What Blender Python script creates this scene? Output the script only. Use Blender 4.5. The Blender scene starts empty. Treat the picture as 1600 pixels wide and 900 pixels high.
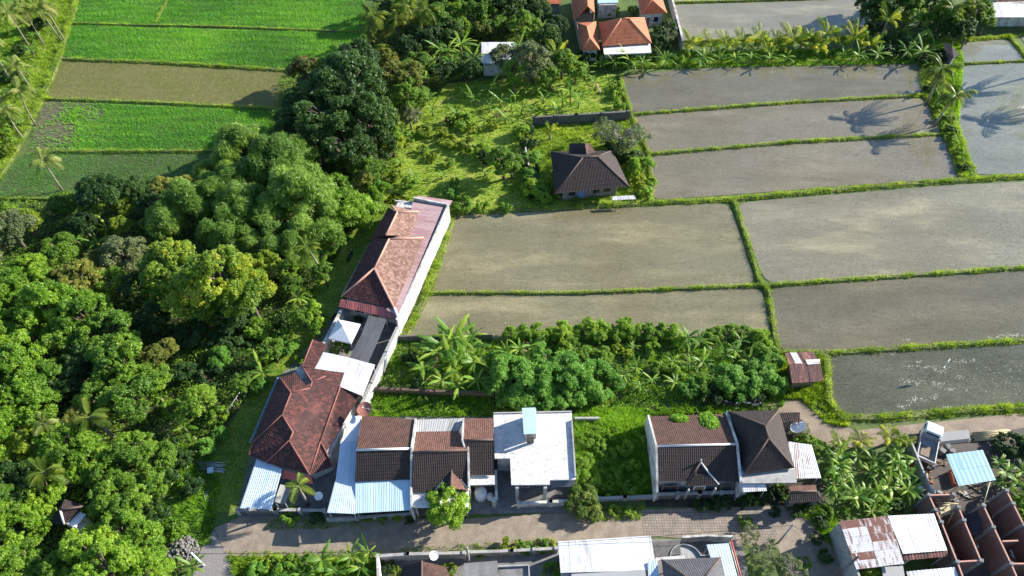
import bpy, bmesh, math, random
import numpy as np
from mathutils import Vector, Matrix, Euler
random.seed(7); rng = np.random.default_rng(11)
sc = bpy.context.scene
COL = sc.collection
# ------------------------------------------------------------------ camera, sky, sun, exposure
H, PITCH, F = 65.0, math.radians(50), 1081.0          # drone height, downward pitch, focal length in photo pixels
cam = bpy.data.cameras.new('camera'); cam.sensor_width = 36; cam.lens = 36 * F / 1600
cam.clip_end = 6000; cam.clip_start = 0.5
co = bpy.data.objects.new('camera', cam); COL.objects.link(co)
co.location = (0, 0, H); co.rotation_euler = (math.pi / 2 - PITCH, 0, 0); sc.camera = co
SUN_EL, SUN_AZ = math.radians(25.5), math.radians(21)    # azimuth measured from +X towards +Y
S = Vector((math.cos(SUN_EL) * math.cos(SUN_AZ), math.cos(SUN_EL) * math.sin(SUN_AZ), math.sin(SUN_EL)))
w = bpy.data.worlds.new('World'); sc.world = w; w.use_nodes = True
nt = w.node_tree; nt.nodes.clear()
sky = nt.nodes.new('ShaderNodeTexSky'); sky.sky_type = 'NISHITA'; sky.sun_disc = False
sky.sun_elevation = SUN_EL; sky.sun_rotation = math.atan2(S.x, S.y)
bg = nt.nodes.new('ShaderNodeBackground'); bg.inputs[1].default_value = 0.115; sky.altitude = 800; sky.dust_density = .4; sky.ozone_density = 3.0
wo = nt.nodes.new('ShaderNodeOutputWorld')
nt.links.new(sky.outputs[0], bg.inputs[0]); nt.links.new(bg.outputs[0], wo.inputs[0])
sl = bpy.data.lights.new('sun', 'SUN'); sl.energy = 5.0; sl.angle = math.radians(0.5); sl.color = (1, .94, .84)
so = bpy.data.objects.new('sun', sl); COL.objects.link(so); so.rotation_euler = S.to_track_quat('Z', 'Y').to_euler()
so.location = (80, 40, 60)
vs = sc.view_settings; vs.view_transform = 'Standard'; vs.look = 'None'; vs.gamma = 1; vs.use_curve_mapping = False
vs.exposure = 1.25

# ------------------------------------------------------------------ helpers
CP, SP = math.cos(PITCH), math.sin(PITCH)
def R(px, py, z=0.0):
    """point of the place at height z that the photo shows at pixel (px, py)"""
    a = (px - 800) / F; b = (450 - py) / F
    d = Vector((a, CP + b * SP, -SP + b * CP)); t = (z - H) / d.z
    return Vector((d.x * t, d.y * t, z))
def depth(p): return p.y * CP - (p.z - H) * SP
def project(p):
    f = depth(p); u = p.y * SP + (p.z - H) * CP
    return 800 + F * p.x / f, 450 - F * u / f
def tag(o, label=None, cat=None, group=None, kind=None):
    if label: o['label'] = label
    if cat: o['category'] = cat
    if group: o['group'] = group
    if kind: o['kind'] = kind
    return o
def link(name, data, parent=None, mat=None):
    o = bpy.data.objects.new(name, data); COL.objects.link(o)
    if parent is not None: o.parent = parent
    if mat is not None and data is not None and not data.materials: data.materials.append(mat)
    return o
def thing(name, label, cat, loc=(0, 0, 0), rz=0, group=None):
    o = link(name, None); o.location = loc; o.rotation_euler = (0, 0, rz); o.empty_display_size = .3
    return tag(o, label, cat, group)
def pmesh(name, V, Fc, mat=None, smooth=False):
    m = bpy.data.meshes.new(name); m.from_pydata([tuple(v) for v in V], [], Fc); m.update()
    if mat: m.materials.append(mat)
    if smooth: m.polygons.foreach_set('use_smooth', [True] * len(m.polygons))
    return m
def fast_mesh(name, V, n, mat, tint=None):
    """V (k*n,3): k separate n-gons"""
    V = np.asarray(V, dtype=np.float32).reshape(-1, 3); k = len(V) // n
    m = bpy.data.meshes.new(name)
    m.vertices.add(len(V)); m.vertices.foreach_set('co', V.ravel())
    m.loops.add(len(V)); m.loops.foreach_set('vertex_index', np.arange(len(V), dtype=np.int32))
    m.polygons.add(k); m.polygons.foreach_set('loop_start', np.arange(k, dtype=np.int32) * n)
    if tint is not None:
        a = m.attributes.new('tint', 'FLOAT', 'FACE'); a.data.foreach_set('value', np.asarray(tint, dtype=np.float32))
    m.update(calc_edges=True)
    if mat: m.materials.append(mat)
    return m
def local(parent, p):
    return Vector(p) - parent.location if parent is not None else Vector(p)

# ------------------------------------------------------------------ materials
def newmat(name):
    m = bpy.data.materials.new(name); m.use_nodes = True
    n = m.node_tree; n.nodes.clear()
    o = n.nodes.new('ShaderNodeOutputMaterial'); b = n.nodes.new('ShaderNodeBsdfPrincipled')
    n.links.new(b.outputs[0], o.inputs[0]); return m, n, b, o
def nd(n, t, **kw):
    x = n.nodes.new(t)
    for k, v in kw.items():
        if k in x.inputs.keys() if hasattr(x.inputs, 'keys') else False: x.inputs[k].default_value = v
        else: setattr(x, k, v)
    return x
def ramp(n, fac, stops):
    r = n.nodes.new('ShaderNodeValToRGB'); e = r.color_ramp.elements
    while len(e) > 1: e.remove(e[-1])
    e[0].position = stops[0][0]; e[0].color = (*stops[0][1], 1)
    for p, c in stops[1:]: x = e.new(p); x.color = (*c, 1)
    n.links.new(fac, r.inputs[0]); return r.outputs[0]
def noise(n, scale, detail=4, rough=.6, vec=None, dim='3D'):
    t = n.nodes.new('ShaderNodeTexNoise'); t.inputs['Scale'].default_value = scale
    t.inputs['Detail'].default_value = detail; t.inputs['Roughness'].default_value = rough
    if vec is not None: n.links.new(vec, t.inputs['Vector'])
    return t.outputs[0]
def mixc(n, fac, a, b, typ='MIX'):
    x = n.nodes.new('ShaderNodeMix'); x.data_type = 'RGBA'; x.blend_type = typ
    for s, v in ((x.inputs[0], fac), (x.inputs[6], a), (x.inputs[7], b)):
        if hasattr(v, 'is_output'): n.links.new(v, s)
        elif isinstance(v, (int, float)): s.default_value = v
        else: s.default_value = (*v, 1)
    return x.outputs[2]
def worldpos(n):
    return n.nodes.new('ShaderNodeNewGeometry').outputs['Position']
def bump(n, b, h, strength=.4, dist=.05):
    x = n.nodes.new('ShaderNodeBump'); x.inputs['Strength'].default_value = strength; x.inputs['Distance'].default_value = dist
    n.links.new(h, x.inputs['Height']); n.links.new(x.outputs[0], b.inputs['Normal'])
def mottled(name, stops, scale=1.0, rough=.85, detail=6, bmp=.3, scale2=None, stops2=None):
    m, n, b, o = newmat(name); P = worldpos(n); f = noise(n, scale, detail, .65, P)
    c = ramp(n, f, stops)
    if scale2: 
        f2 = noise(n, scale2, 5, .6, P); c = mixc(n, 1.0, c, ramp(n, f2, stops2), 'MULTIPLY')
    n.links.new(c, b.inputs['Base Color']); b.inputs['Roughness'].default_value = rough
    if bmp: bump(n, b, f, bmp)
    return m
def leafmat(name, stops, trans=.42, rough=.5, rnd=.5):
    m, n, b, o = newmat(name)
    at = n.nodes.new('ShaderNodeAttribute'); at.attribute_name = 'tint'
    oi = n.nodes.new('ShaderNodeObjectInfo')
    mx = n.nodes.new('ShaderNodeMath'); mx.operation = 'MULTIPLY_ADD'; mx.inputs[1].default_value = rnd; mx.inputs[2].default_value = -rnd / 2
    n.links.new(oi.outputs['Random'], mx.inputs[0])
    ad = n.nodes.new('ShaderNodeMath'); ad.operation = 'ADD'; n.links.new(at.outputs['Fac'], ad.inputs[0]); n.links.new(mx.outputs[0], ad.inputs[1])
    c = ramp(n, ad.outputs[0], stops)
    n.links.new(c, b.inputs['Base Color']); b.inputs['Roughness'].default_value = rough; b.inputs['Specular IOR Level'].default_value = .4
    tr = n.nodes.new('ShaderNodeBsdfTranslucent')
    hs = n.nodes.new('ShaderNodeHueSaturation'); hs.inputs['Hue'].default_value = .485; hs.inputs['Value'].default_value = 1.9
    n.links.new(c, hs.inputs['Color']); n.links.new(hs.outputs[0], tr.inputs[0])
    ms = n.nodes.new('ShaderNodeMixShader'); ms.inputs[0].default_value = trans
    n.links.new(b.outputs[0], ms.inputs[1]); n.links.new(tr.outputs[0], ms.inputs[2]); n.links.new(ms.outputs[0], o.inputs[0])
    return m
def tilemat(name, cols, dirt, dirt_amt=.6, rough=.8):
    m, n, b, o = newmat(name)
    uv = n.nodes.new('ShaderNodeUVMap'); uv.uv_map = 'UVMap'
    sn = n.nodes.new('ShaderNodeVectorMath'); sn.operation = 'SNAP'; sn.inputs[1].default_value = (.2, .3, 1)
    n.links.new(uv.outputs[0], sn.inputs[0])
    wn = n.nodes.new('ShaderNodeTexWhiteNoise'); wn.noise_dimensions = '3D'; n.links.new(sn.outputs[0], wn.inputs[0])
    P = worldpos(n); f = noise(n, .9, 5, .65, P)
    mx = n.nodes.new('ShaderNodeMath'); mx.operation = 'MULTIPLY_ADD'; mx.inputs[1].default_value = .45
    n.links.new(wn.outputs[0], mx.inputs[0]); n.links.new(f, mx.inputs[2])
    c = ramp(n, mx.outputs[0], [(.4 + .5 * i / (len(cols) - 1), q) for i, q in enumerate(cols)])
    f2 = noise(n, 3.0, 6, .75, P)
    fr = ramp(n, f2, [(.42, (0, 0, 0)), (.68, (dirt_amt,) * 3)])
    c2 = mixc(n, fr, c, dirt)
    n.links.new(c2, b.inputs['Base Color']); b.inputs['Roughness'].default_value = rough
    bump(n, b, f2, .3, .03); return m
def plain(name, c, rough=.6, metal=0, var=.15, scale=2.5):
    m, n, b, o = newmat(name)
    f = noise(n, scale, 6, .7, worldpos(n))
    lo = tuple(x * (1 - var) for x in c); hi = tuple(min(1, x * (1 + var * .6)) for x in c)
    n.links.new(ramp(n, f, [(.3, lo), (.7, hi)]), b.inputs['Base Color'])
    b.inputs['Roughness'].default_value = rough; b.inputs['Metallic'].default_value = metal
    return m
def sheetmat(name, base, rust, amt, rough=.45, rustscale=(1.5, .25)):
    """painted or galvanised corrugated sheet with streaks of rust along the sheet"""
    m, n, b, o = newmat(name)
    uv = n.nodes.new('ShaderNodeUVMap'); uv.uv_map = 'UVMap'
    oi = n.nodes.new('ShaderNodeObjectInfo')
    mp = n.nodes.new('ShaderNodeMapping'); mp.inputs['Scale'].default_value = (rustscale[0], rustscale[1], 1); n.links.new(uv.outputs[0], mp.inputs[0])
    cb = n.nodes.new('ShaderNodeCombineXYZ')
    ml = n.nodes.new('ShaderNodeMath'); ml.operation = 'MULTIPLY'; ml.inputs[1].default_value = 40; n.links.new(oi.outputs['Random'], ml.inputs[0])
    n.links.new(ml.outputs[0], cb.inputs[2]); n.links.new(cb.outputs[0], mp.inputs['Location'])
    f = noise(n, 1.6, 6, .7, mp.outputs[0])
    ad = n.nodes.new('ShaderNodeMath'); ad.operation = 'MULTIPLY_ADD'; ad.inputs[1].default_value = .22; ad.inputs[2].default_value = amt - .11
    n.links.new(oi.outputs['Random'], ad.inputs[0])
    sm = n.nodes.new('ShaderNodeMath'); sm.operation = 'ADD'; n.links.new(f, sm.inputs[0]); n.links.new(ad.outputs[0], sm.inputs[1])
    k = ramp(n, sm.outputs[0], [(.5, (0, 0, 0)), (.62, (1, 1, 1))])
    f3 = noise(n, .8, 4, .6, worldpos(n))
    bc = ramp(n, f3, [(.3, tuple(x * .86 for x in base)), (.7, base)])
    n.links.new(mixc(n, k, bc, rust), b.inputs['Base Color'])
    b.inputs['Roughness'].default_value = rough
    return m

M = {}
M['ground'] = mottled('ground_soil', [(.25, (.045, .08, .012)), (.5, (.075, .13, .018)), (.7, (.11, .13, .035))], .35, scale2=2.5, stops2=[(.3, (.6, .6, .6)), (.7, (1.2, 1.15, 1.1))])
M['lawn'] = mottled('short_grass', [(.3, (.07, .13, .012)), (.5, (.14, .22, .02)), (.72, (.25, .25, .05))], .5, scale2=4, stops2=[(.3, (.55, .6, .5)), (.7, (1.2, 1.15, 1.1))])
M['bundsoil'] = mottled('bund_soil', [(.3, (.1, .085, .05)), (.5, (.11, .13, .03)), (.7, (.15, .2, .03))], 1.2, scale2=5, stops2=[(.3, (.7, .7, .7)), (.7, (1.15, 1.15, 1.1))])
M['litter'] = mottled('leaf_litter', [(.3, (.02, .025, .01)), (.5, (.035, .035, .017)), (.75, (.08, .055, .03))], .8, scale2=4, stops2=[(.3, (.5, .5, .5)), (.7, (1.2, 1.2, 1.2))])
M['dirt'] = mottled('dry_earth', [(.25, (.16, .12, .085)), (.5, (.24, .18, .13)), (.75, (.34, .26, .18))], .6, scale2=5, stops2=[(.3, (.75, .75, .75)), (.7, (1.1, 1.1, 1.1))])
M['concrete'] = mottled('old_concrete', [(.25, (.1, .097, .094)), (.5, (.17, .163, .157)), (.75, (.25, .24, .228))], 1.2)
M['gravel'] = mottled('grey_gravel', [(.3, (.14, .125, .12)), (.5, (.21, .19, .18)), (.7, (.3, .27, .25))], 9, bmp=.8)
M['mud'] = None
def watermat(name, a, b2, c, rough=.06):
    m, n, b, o = newmat(name); P = worldpos(n)
    mp = n.nodes.new('ShaderNodeMapping'); mp.inputs['Scale'].default_value = (.4, 1.4, 1); n.links.new(P, mp.inputs[0])
    f = noise(n, .13, 4, .6, mp.outputs[0])
    mp2 = n.nodes.new('ShaderNodeMapping'); mp2.inputs['Scale'].default_value = (.5, 4, 1); n.links.new(P, mp2.inputs[0])
    f2 = noise(n, 1.1, 4, .7, mp2.outputs[0])
    base = ramp(n, f, [(.34, a), (.5, b2), (.64, c)])
    f3 = noise(n, .055, 3, .5, P); silt = noise(n, .35, 5, .65, mp.outputs[0])
    base = mixc(n, ramp(n, f3, [(.42, (0, 0, 0)), (.62, (.6, .6, .6))]), base, tuple(x * y for x, y in zip(b2, (.95, 1.02, 1.12))))  # bluish patches: sky reflection mixed into the colour
    base = mixc(n, ramp(n, silt, [(.5, (0, 0, 0)), (.72, (.5, .5, .5))]), base, tuple(x * y for x, y in zip(a, (.82, .78, .72))))
    n.links.new(mixc(n, 1, base, ramp(n, f2, [(.3, (.86, .86, .86)), (.7, (1.1, 1.1, 1.1))]), 'MULTIPLY'), b.inputs['Base Color'])
    b.inputs['Roughness'].default_value = rough; b.inputs['IOR'].default_value = 1.4
    return m
M['water_beige'] = watermat('muddy_water_beige', (0.167, 0.145, 0.084), (0.202, 0.178, 0.104), (0.323, 0.277, 0.155))
M['water_grey'] = watermat('muddy_water_grey', (0.187, 0.168, 0.120), (0.222, 0.201, 0.141), (0.333, 0.297, 0.192))
M['water_taupe'] = watermat('muddy_water_taupe', (0.165, 0.142, 0.097), (0.195, 0.167, 0.117), (0.250, 0.216, 0.146))
M['water_blue'] = watermat('muddy_water_blue', (0.180, 0.181, 0.146), (0.215, 0.218, 0.176), (0.270, 0.270, 0.215), .06)  # sky reflection put into the colour as a blue tint
M['water_green'] = watermat('muddy_water_green', (.085, .085, .06), (.105, .104, .073), (.135, .13, .09))
M['water_brown'] = watermat('muddy_water_brown', (0.119, 0.105, 0.070), (0.148, 0.131, 0.088), (0.188, 0.165, 0.109))
M['ricemud'] = mottled('rice_field_mud', [(.3, (.06, .06, .03)), (.6, (.11, .1, .055))], 1.5)
M['drymud'] = mottled('young_rice_mud', [(.3, (.11, .1, .03)), (.6, (.17, .145, .055))], 1.2)
def pavermat():
    m, n, b, o = newmat('paving_blocks'); P = worldpos(n)
    br = n.nodes.new('ShaderNodeTexBrick'); br.inputs['Scale'].default_value = 1; br.inputs['Brick Width'].default_value = .26; br.inputs['Row Height'].default_value = .26; br.offset = 0
    br.inputs['Mortar Size'].default_value = .02; br.inputs['Color1'].default_value = (.3, .255, .21, 1); br.inputs['Color2'].default_value = (.25, .21, .175, 1); br.inputs['Mortar'].default_value = (.13, .105, .085, 1)
    n.links.new(P, br.inputs['Vector'])
    f = noise(n, 1.2, 6, .7, P)
    n.links.new(mixc(n, 1, br.outputs[0], ramp(n, f, [(.3, (.65, .65, .62)), (.7, (1.15, 1.12, 1.1))]), 'MULTIPLY'), b.inputs['Base Color'])
    b.inputs['Roughness'].default_value = .9; bump(n, b, br.outputs[1], -.4, .02); return m
M['paver'] = pavermat()
M['lane'] = mottled('worn_lane', [(.25, (.17, .135, .105)), (.5, (.25, .205, .16)), (.75, (.34, .28, .21))], 1.1, scale2=7, stops2=[(.3, (.75, .75, .72)), (.7, (1.15, 1.12, 1.1))])
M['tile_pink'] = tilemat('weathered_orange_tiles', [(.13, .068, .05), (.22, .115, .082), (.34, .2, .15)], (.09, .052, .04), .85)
M['tile_red'] = tilemat('red_mossy_tiles', [(0.035, 0.012, 0.010), (0.043, 0.014, 0.012), (0.058, 0.018, 0.014), (0.137, 0.036, 0.029)], (0.030, 0.013, 0.010), .85)  # red house tiles; on the long house they colour in slope shade
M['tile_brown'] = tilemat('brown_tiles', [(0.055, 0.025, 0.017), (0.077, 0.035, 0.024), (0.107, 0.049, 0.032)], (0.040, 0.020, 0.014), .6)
M['tile_dark'] = tilemat('dark_brown_tiles', [(0.018, 0.012, 0.010), (0.027, 0.016, 0.013), (0.039, 0.024, 0.019)], (0.015, 0.010, 0.009), .6)  # dark roofs; on front and left slopes of lighter ones, shade as colour
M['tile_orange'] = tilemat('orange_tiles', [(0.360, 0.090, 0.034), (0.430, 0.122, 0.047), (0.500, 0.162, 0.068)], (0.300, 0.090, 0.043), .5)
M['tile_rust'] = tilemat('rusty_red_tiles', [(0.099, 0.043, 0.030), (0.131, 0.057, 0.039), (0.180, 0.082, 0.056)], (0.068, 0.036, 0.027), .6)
M['tile_grey'] = tilemat('dark_grey_tiles', [(.06, .06, .066), (.075, .075, .082), (.095, .095, .1)], (.06, .06, .065), .4)
M['ridge_pink'] = plain('ridge_terracotta', (.5, .26, .19), .8)
M['ridge_red'] = plain('ridge_red', (.24, .085, .065), .8, var=.4)
M['ridge_brown'] = plain('ridge_brown', (.11, .07, .055), .8, var=.35)
M['ridge_white'] = plain('ridge_white', (.62, .6, .58), .8)
M['ridge_orange'] = plain('ridge_orange', (.55, .22, .11), .8)
M['wall_white'] = mottled('white_plaster', [(.3, (.42, .4, .37)), (.6, (.58, .57, .54))], 1.8, scale2=.9, stops2=[(.32, (.5, .48, .45)), (.58, (1, 1, 1))])
M['wall_grey'] = mottled('grey_render', [(.3, (.22, .21, .2)), (.6, (.36, .35, .33))], 1.5)
M['wall_brown'] = mottled('brown_render', [(.3, (.12, .1, .085)), (.6, (.2, .17, .145))], 1.5)
M['wall_dark'] = mottled('dark_block_wall', [(.3, (.07, .065, .06)), (.6, (.13, .12, .11))], 1.5)
M['white_roof'] = mottled('whitewashed_slab', [(.25, (.38, .365, .345)), (.5, (.57, .55, .52)), (.7, (.7, .68, .65))], .9, scale2=4, stops2=[(.25, (.5, .5, .52)), (.48, (1, 1, 1))])
M['white_sheet'] = sheetmat('white_painted_sheet', (.66, .66, .665), (.42, .41, .4), .0)
M['paleblue_sheet'] = sheetmat('pale_blue_sheet', (.42, .58, .66), (.35, .48, .55), -.02)
M['skyblue_sheet'] = sheetmat('sky_blue_sheet', (.2, .4, .47), (.17, .35, .42), -.02)
M['blue_sheet'] = sheetmat('blue_painted_sheet', (.5, .6, .68), (.4, .5, .6), -.05)  # blue sheet; for carport and side roof, white sheet with shade coloured in
M['maroon_sheet'] = sheetmat('maroon_sheet', (.42, .29, .28), (.32, .18, .175), .04)
M['redskirt'] = sheetmat('red_sheet', (.42, .12, .1), (.25, .08, .07), .05)
M['rusty_sheet'] = sheetmat('rusty_sheet', (.6, .58, .57), (.17, .065, .045), .08, .7, (.35, 2.2))
M['rust_red'] = sheetmat('rust_red_sheet', (.3, .12, .09), (.1, .045, .035), .06, .8, (2.5, .4))
M['silver_sheet'] = sheetmat('weathered_silver_sheet', (.58, .58, .57), (.3, .2, .17), -.08, .6)
M['fibre'] = sheetmat('grey_fibre_cement', (.36, .36, .35), (.2, .2, .19), .0, .9)
M['darkfibre'] = sheetmat('dark_plastic_sheet', (.1, .1, .105), (.07, .07, .075), .0, .55)
def brickmat():
    m, n, b, o = newmat('raw_brick'); P = worldpos(n)
    mp = n.nodes.new('ShaderNodeMapping'); mp.inputs['Rotation'].default_value = (math.pi / 2, 0, 0); n.links.new(P, mp.inputs[0])
    br = n.nodes.new('ShaderNodeTexBrick'); br.inputs['Scale'].default_value = 1; br.inputs['Brick Width'].default_value = .22; br.inputs['Row Height'].default_value = .075
    br.inputs['Mortar Size'].default_value = .012; br.inputs['Color1'].default_value = (.16, .075, .06, 1); br.inputs['Color2'].default_value = (.125, .06, .05, 1); br.inputs['Mortar'].default_value = (.16, .13, .115, 1)
    n.links.new(mp.outputs[0], br.inputs['Vector']); f = noise(n, 2, 5, .7, P)
    n.links.new(mixc(n, 1, br.outputs[0], ramp(n, f, [(.3, (.75, .75, .75)), (.7, (1.2, 1.15, 1.1))]), 'MULTIPLY'), b.inputs['Base Color']); b.inputs['Roughness'].default_value = .9
    return m
M['brick'] = brickmat()
M['wood'] = plain('weathered_wood', (.2, .14, .085), .8, var=.35, scale=6)
M['bamboo'] = plain('dry_bamboo', (.42, .36, .2), .7, var=.3, scale=6)
M['trunk'] = plain('bark', (.12, .09, .065), .9, var=.4, scale=5)
M['palmtrunk'] = plain('palm_bark', (.24, .2, .16), .9, var=.35, scale=8)
M['greytrunk'] = plain('pale_bark', (.3, .26, .22), .9, var=.3, scale=8)
M['pseudostem'] = plain('banana_stem', (.2, .2, .07), .6, var=.4, scale=6)
M['white'] = plain('white_paint', (.75, .75, .75), .4, var=.06)
M['black'] = plain('black_rubber', (.02, .02, .02), .7)
M['darkmetal'] = plain('dark_metal', (.06, .06, .07), .4, .4)
M['steel'] = plain('galvanised_steel', (.45, .46, .47), .45, .5)
M['glass'] = plain('dark_glass', (.02, .025, .03), .08)
M['blue'] = plain('blue_paint', (.12, .28, .5), .5)
M['reddish'] = plain('red_paint', (.45, .09, .06), .5)
M['dish_red'] = plain('rust_red_mesh', (.36, .13, .09), .7)
M['tarp'] = plain('black_tarp', (.035, .035, .045), .5, var=.4)
M['stone'] = plain('rubble_stone', (.2, .185, .175), .9, var=.5, scale=4)
M['redclay'] = plain('red_clay', (.4, .13, .07), .9, var=.3, scale=6)
M['pipe_blue'] = plain('blue_gutter', (.12, .2, .34), .5)
# leaves
L = {}
L['green'] = leafmat('leaf_green', [(0, (.045, .115, .01)), (.5, (.115, .225, .018)), (1, (.25, .37, .03))])
L['bright'] = leafmat('leaf_bright', [(0, (0.066, 0.156, 0.011)), (.5, (0.156, 0.288, 0.019)), (1, (0.312, 0.432, 0.034))])
L['fresh'] = leafmat('leaf_fresh', [(0, (0.060, 0.168, 0.017)), (.5, (0.120, 0.276, 0.031)), (1, (0.228, 0.408, 0.060))], trans=.4)
L['dark'] = leafmat('leaf_dark', [(0, (0.018, 0.050, 0.011)), (.5, (0.039, 0.094, 0.017)), (1, (0.083, 0.154, 0.024))])
L['yellow'] = leafmat('leaf_yellow', [(0, (.08, .15, .01)), (.5, (.21, .29, .016)), (1, (.4, .44, .03))])
L['mango'] = leafmat('leaf_mango', [(0, (.06, .13, .012)), (.45, (.13, .23, .018)), (.7, (.26, .33, .024)), (1, (.46, .46, .04))], rnd=.1)
L['olive'] = leafmat('leaf_olive', [(0, (0.077, 0.099, 0.015)), (.5, (0.165, 0.198, 0.029)), (1, (0.297, 0.297, 0.050))])
L['grey'] = leafmat('leaf_grey', [(0, (.07, .1, .04)), (.5, (.12, .16, .06)), (1, (.2, .23, .09))])
L['bamboo'] = leafmat('leaf_bamboo', [(0, (.055, .125, .014)), (.5, (.125, .23, .028)), (1, (.25, .37, .055))], trans=.4)
L['flower'] = leafmat('leaf_flower', [(0, (.06, .12, .02)), (.6, (.14, .22, .03)), (.85, (.4, .38, .08)), (1, (.75, .62, .3))], rnd=.1)
L['redflower'] = leafmat('leaf_redflower', [(0, (.05, .08, .02)), (.6, (.12, .15, .03)), (.85, (.3, .15, .05)), (1, (.5, .12, .06))], rnd=.1)
L['banana'] = leafmat('leaf_banana', [(0, (.06, .15, .014)), (.5, (.13, .26, .024)), (1, (.3, .4, .05))], trans=.4, rough=.48, rnd=1.0)
L['palm'] = leafmat('leaf_palm', [(0, (.06, .11, .015)), (.5, (.13, .2, .028)), (1, (.28, .32, .05))], trans=.3, rough=.4, rnd=.9)
L['youngpalm'] = leafmat('leaf_youngpalm', [(0, (.1, .19, .015)), (.5, (.22, .31, .03)), (1, (.5, .5, .06))], trans=.35, rough=.4, rnd=.9)
L['drypalm'] = leafmat('leaf_drypalm', [(0, (.11, .17, .03)), (.5, (.22, .28, .06)), (1, (.42, .42, .17))], trans=.35, rough=.5, rnd=.9)
L['grass'] = leafmat('grass_blades', [(0, (.08, .17, .01)), (.5, (.2, .33, .018)), (1, (.4, .5, .035))], trans=.4, rnd=0)
L['lotgrass'] = leafmat('lush_grass_blades', [(0, (0.057, 0.161, 0.011)), (.5, (0.149, 0.322, 0.017)), (1, (0.322, 0.506, 0.029))], trans=.4, rnd=0)
L['rice'] = leafmat('rice_blades', [(0, (.035, .17, .014)), (.5, (.09, .31, .018)), (1, (.22, .46, .025))], trans=.45, rnd=0)
L['seedling'] = leafmat('seedling_blades', [(0, (.07, .1, .03)), (.5, (.12, .15, .045)), (1, (.2, .22, .07))], trans=.3, rnd=0)
L['sparse'] = leafmat('yellowing_rice', [(0, (.09, .16, .015)), (.5, (.16, .24, .025)), (1, (.28, .33, .05))], trans=.35, rnd=0)

# ------------------------------------------------------------------ shape helpers
def sheet_poly(name, pts, mat, z=0.0, parent=None, kind='structure', label=None):
    V = [(p.x, p.y, z) for p in pts]
    m = pmesh(name, V, [list(range(len(V)))], mat)
    if m.polygons[0].normal.z < 0: m.flip_normals()
    o = link(name, m, parent)
    if parent is None: tag(o, label, None, None, kind)
    return o
def prism(name, parent, poly, z0, z1, mat):
    """vertical prism on an xy polygon (world coordinates)"""
    P = [Vector((p[0], p[1], 0)) for p in poly]
    area = sum(P[i].x * P[(i + 1) % len(P)].y - P[(i + 1) % len(P)].x * P[i].y for i in range(len(P)))
    if area < 0: P.reverse()
    n = len(P); V = [local(parent, (p.x, p.y, z0)) for p in P] + [local(parent, (p.x, p.y, z1)) for p in P]
    Fc = [list(range(n - 1, -1, -1)), list(range(n, 2 * n))] + [[i, (i + 1) % n, n + (i + 1) % n, n + i] for i in range(n)]
    return link(name, pmesh(name, V, Fc, mat), parent)
def box(name, parent, c, size, rz, mat, bevel=0, rx=0, ry=0):
    bm = bmesh.new(); bmesh.ops.create_cube(bm, size=1)
    for v in bm.verts: v.co = Vector((v.co.x * size[0], v.co.y * size[1], v.co.z * size[2]))
    if bevel: bmesh.ops.bevel(bm, geom=bm.edges[:], offset=bevel, segments=2, affect='EDGES')
    mt = Matrix.Translation(local(parent, c)) @ Euler((rx, ry, rz)).to_matrix().to_4x4()
    bm.transform(mt); m = bpy.data.meshes.new(name); bm.to_mesh(m); bm.free(); m.materials.append(mat)
    return link(name, m, parent)
def tube_geo(pts, rads, seg=8, V=None, Fc=None, cap=True):
    V = V if V is not None else []; Fc = Fc if Fc is not None else []
    pts = [Vector(p) for p in pts]; base = len(V)
    for i, p in enumerate(pts):
        d = (pts[min(i + 1, len(pts) - 1)] - pts[max(i - 1, 0)]).normalized()
        a = d.orthogonal().normalized() if abs(d.z) > .9 else d.cross(Vector((0, 0, 1))).normalized()
        b = d.cross(a)
        for k in range(seg):
            t = 2 * math.pi * k / seg; V.append(p + (a * math.cos(t) + b * math.sin(t)) * rads[i])
    for i in range(len(pts) - 1):
        for k in range(seg):
            q = base + i * seg; Fc.append([q + k, q + (k + 1) % seg, q + seg + (k + 1) % seg, q + seg + k])
    if cap:
        Fc.append([base + k for k in range(seg)][::-1]); Fc.append([base + (len(pts) - 1) * seg + k for k in range(seg)])
    return V, Fc
def tube(name, parent, pts, r, mat, seg=8):
    r = r if isinstance(r, (list, tuple)) else [r] * len(pts)
    V, Fc = tube_geo([local(parent, p) for p in pts], r, seg)
    return link(name, pmesh(name, V, Fc, mat, True), parent)
def lathe(name, parent, c, prof, mat, seg=20, rot=None):
    V = []; Fc = []
    for r, z in prof:
        for k in range(seg):
            t = 2 * math.pi * k / seg; p = Vector((r * math.cos(t), r * math.sin(t), z))
            if rot: p = rot @ p
            V.append(local(parent, Vector(c) + p))
    for i in range(len(prof) - 1):
        for k in range(seg): Fc.append([i * seg + k, i * seg + (k + 1) % seg, (i + 1) * seg + (k + 1) % seg, (i + 1) * seg + k])
    Fc.append(list(range(seg))[::-1]); Fc.append([(len(prof) - 1) * seg + k for k in range(seg)])
    return link(name, pmesh(name, V, Fc, mat, True), parent)
def ridge(parent, pts, mat, r=.085, name='ridge_cap'):
    """row of overlapping half-round ridge tiles along a line"""
    V = []; Fc = []
    for a, b in zip(pts[:-1], pts[1:]):
        a, b = Vector(a), Vector(b); n = 1
        for i in range(n):
            p = local(parent, a.lerp(b, i / n)); q = local(parent, a.lerp(b, (i + 1) / n))
            tube_geo([p, q], [r, r], 8, V, Fc)
    return link(name, pmesh(name, V, Fc, mat, True), parent)
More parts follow.
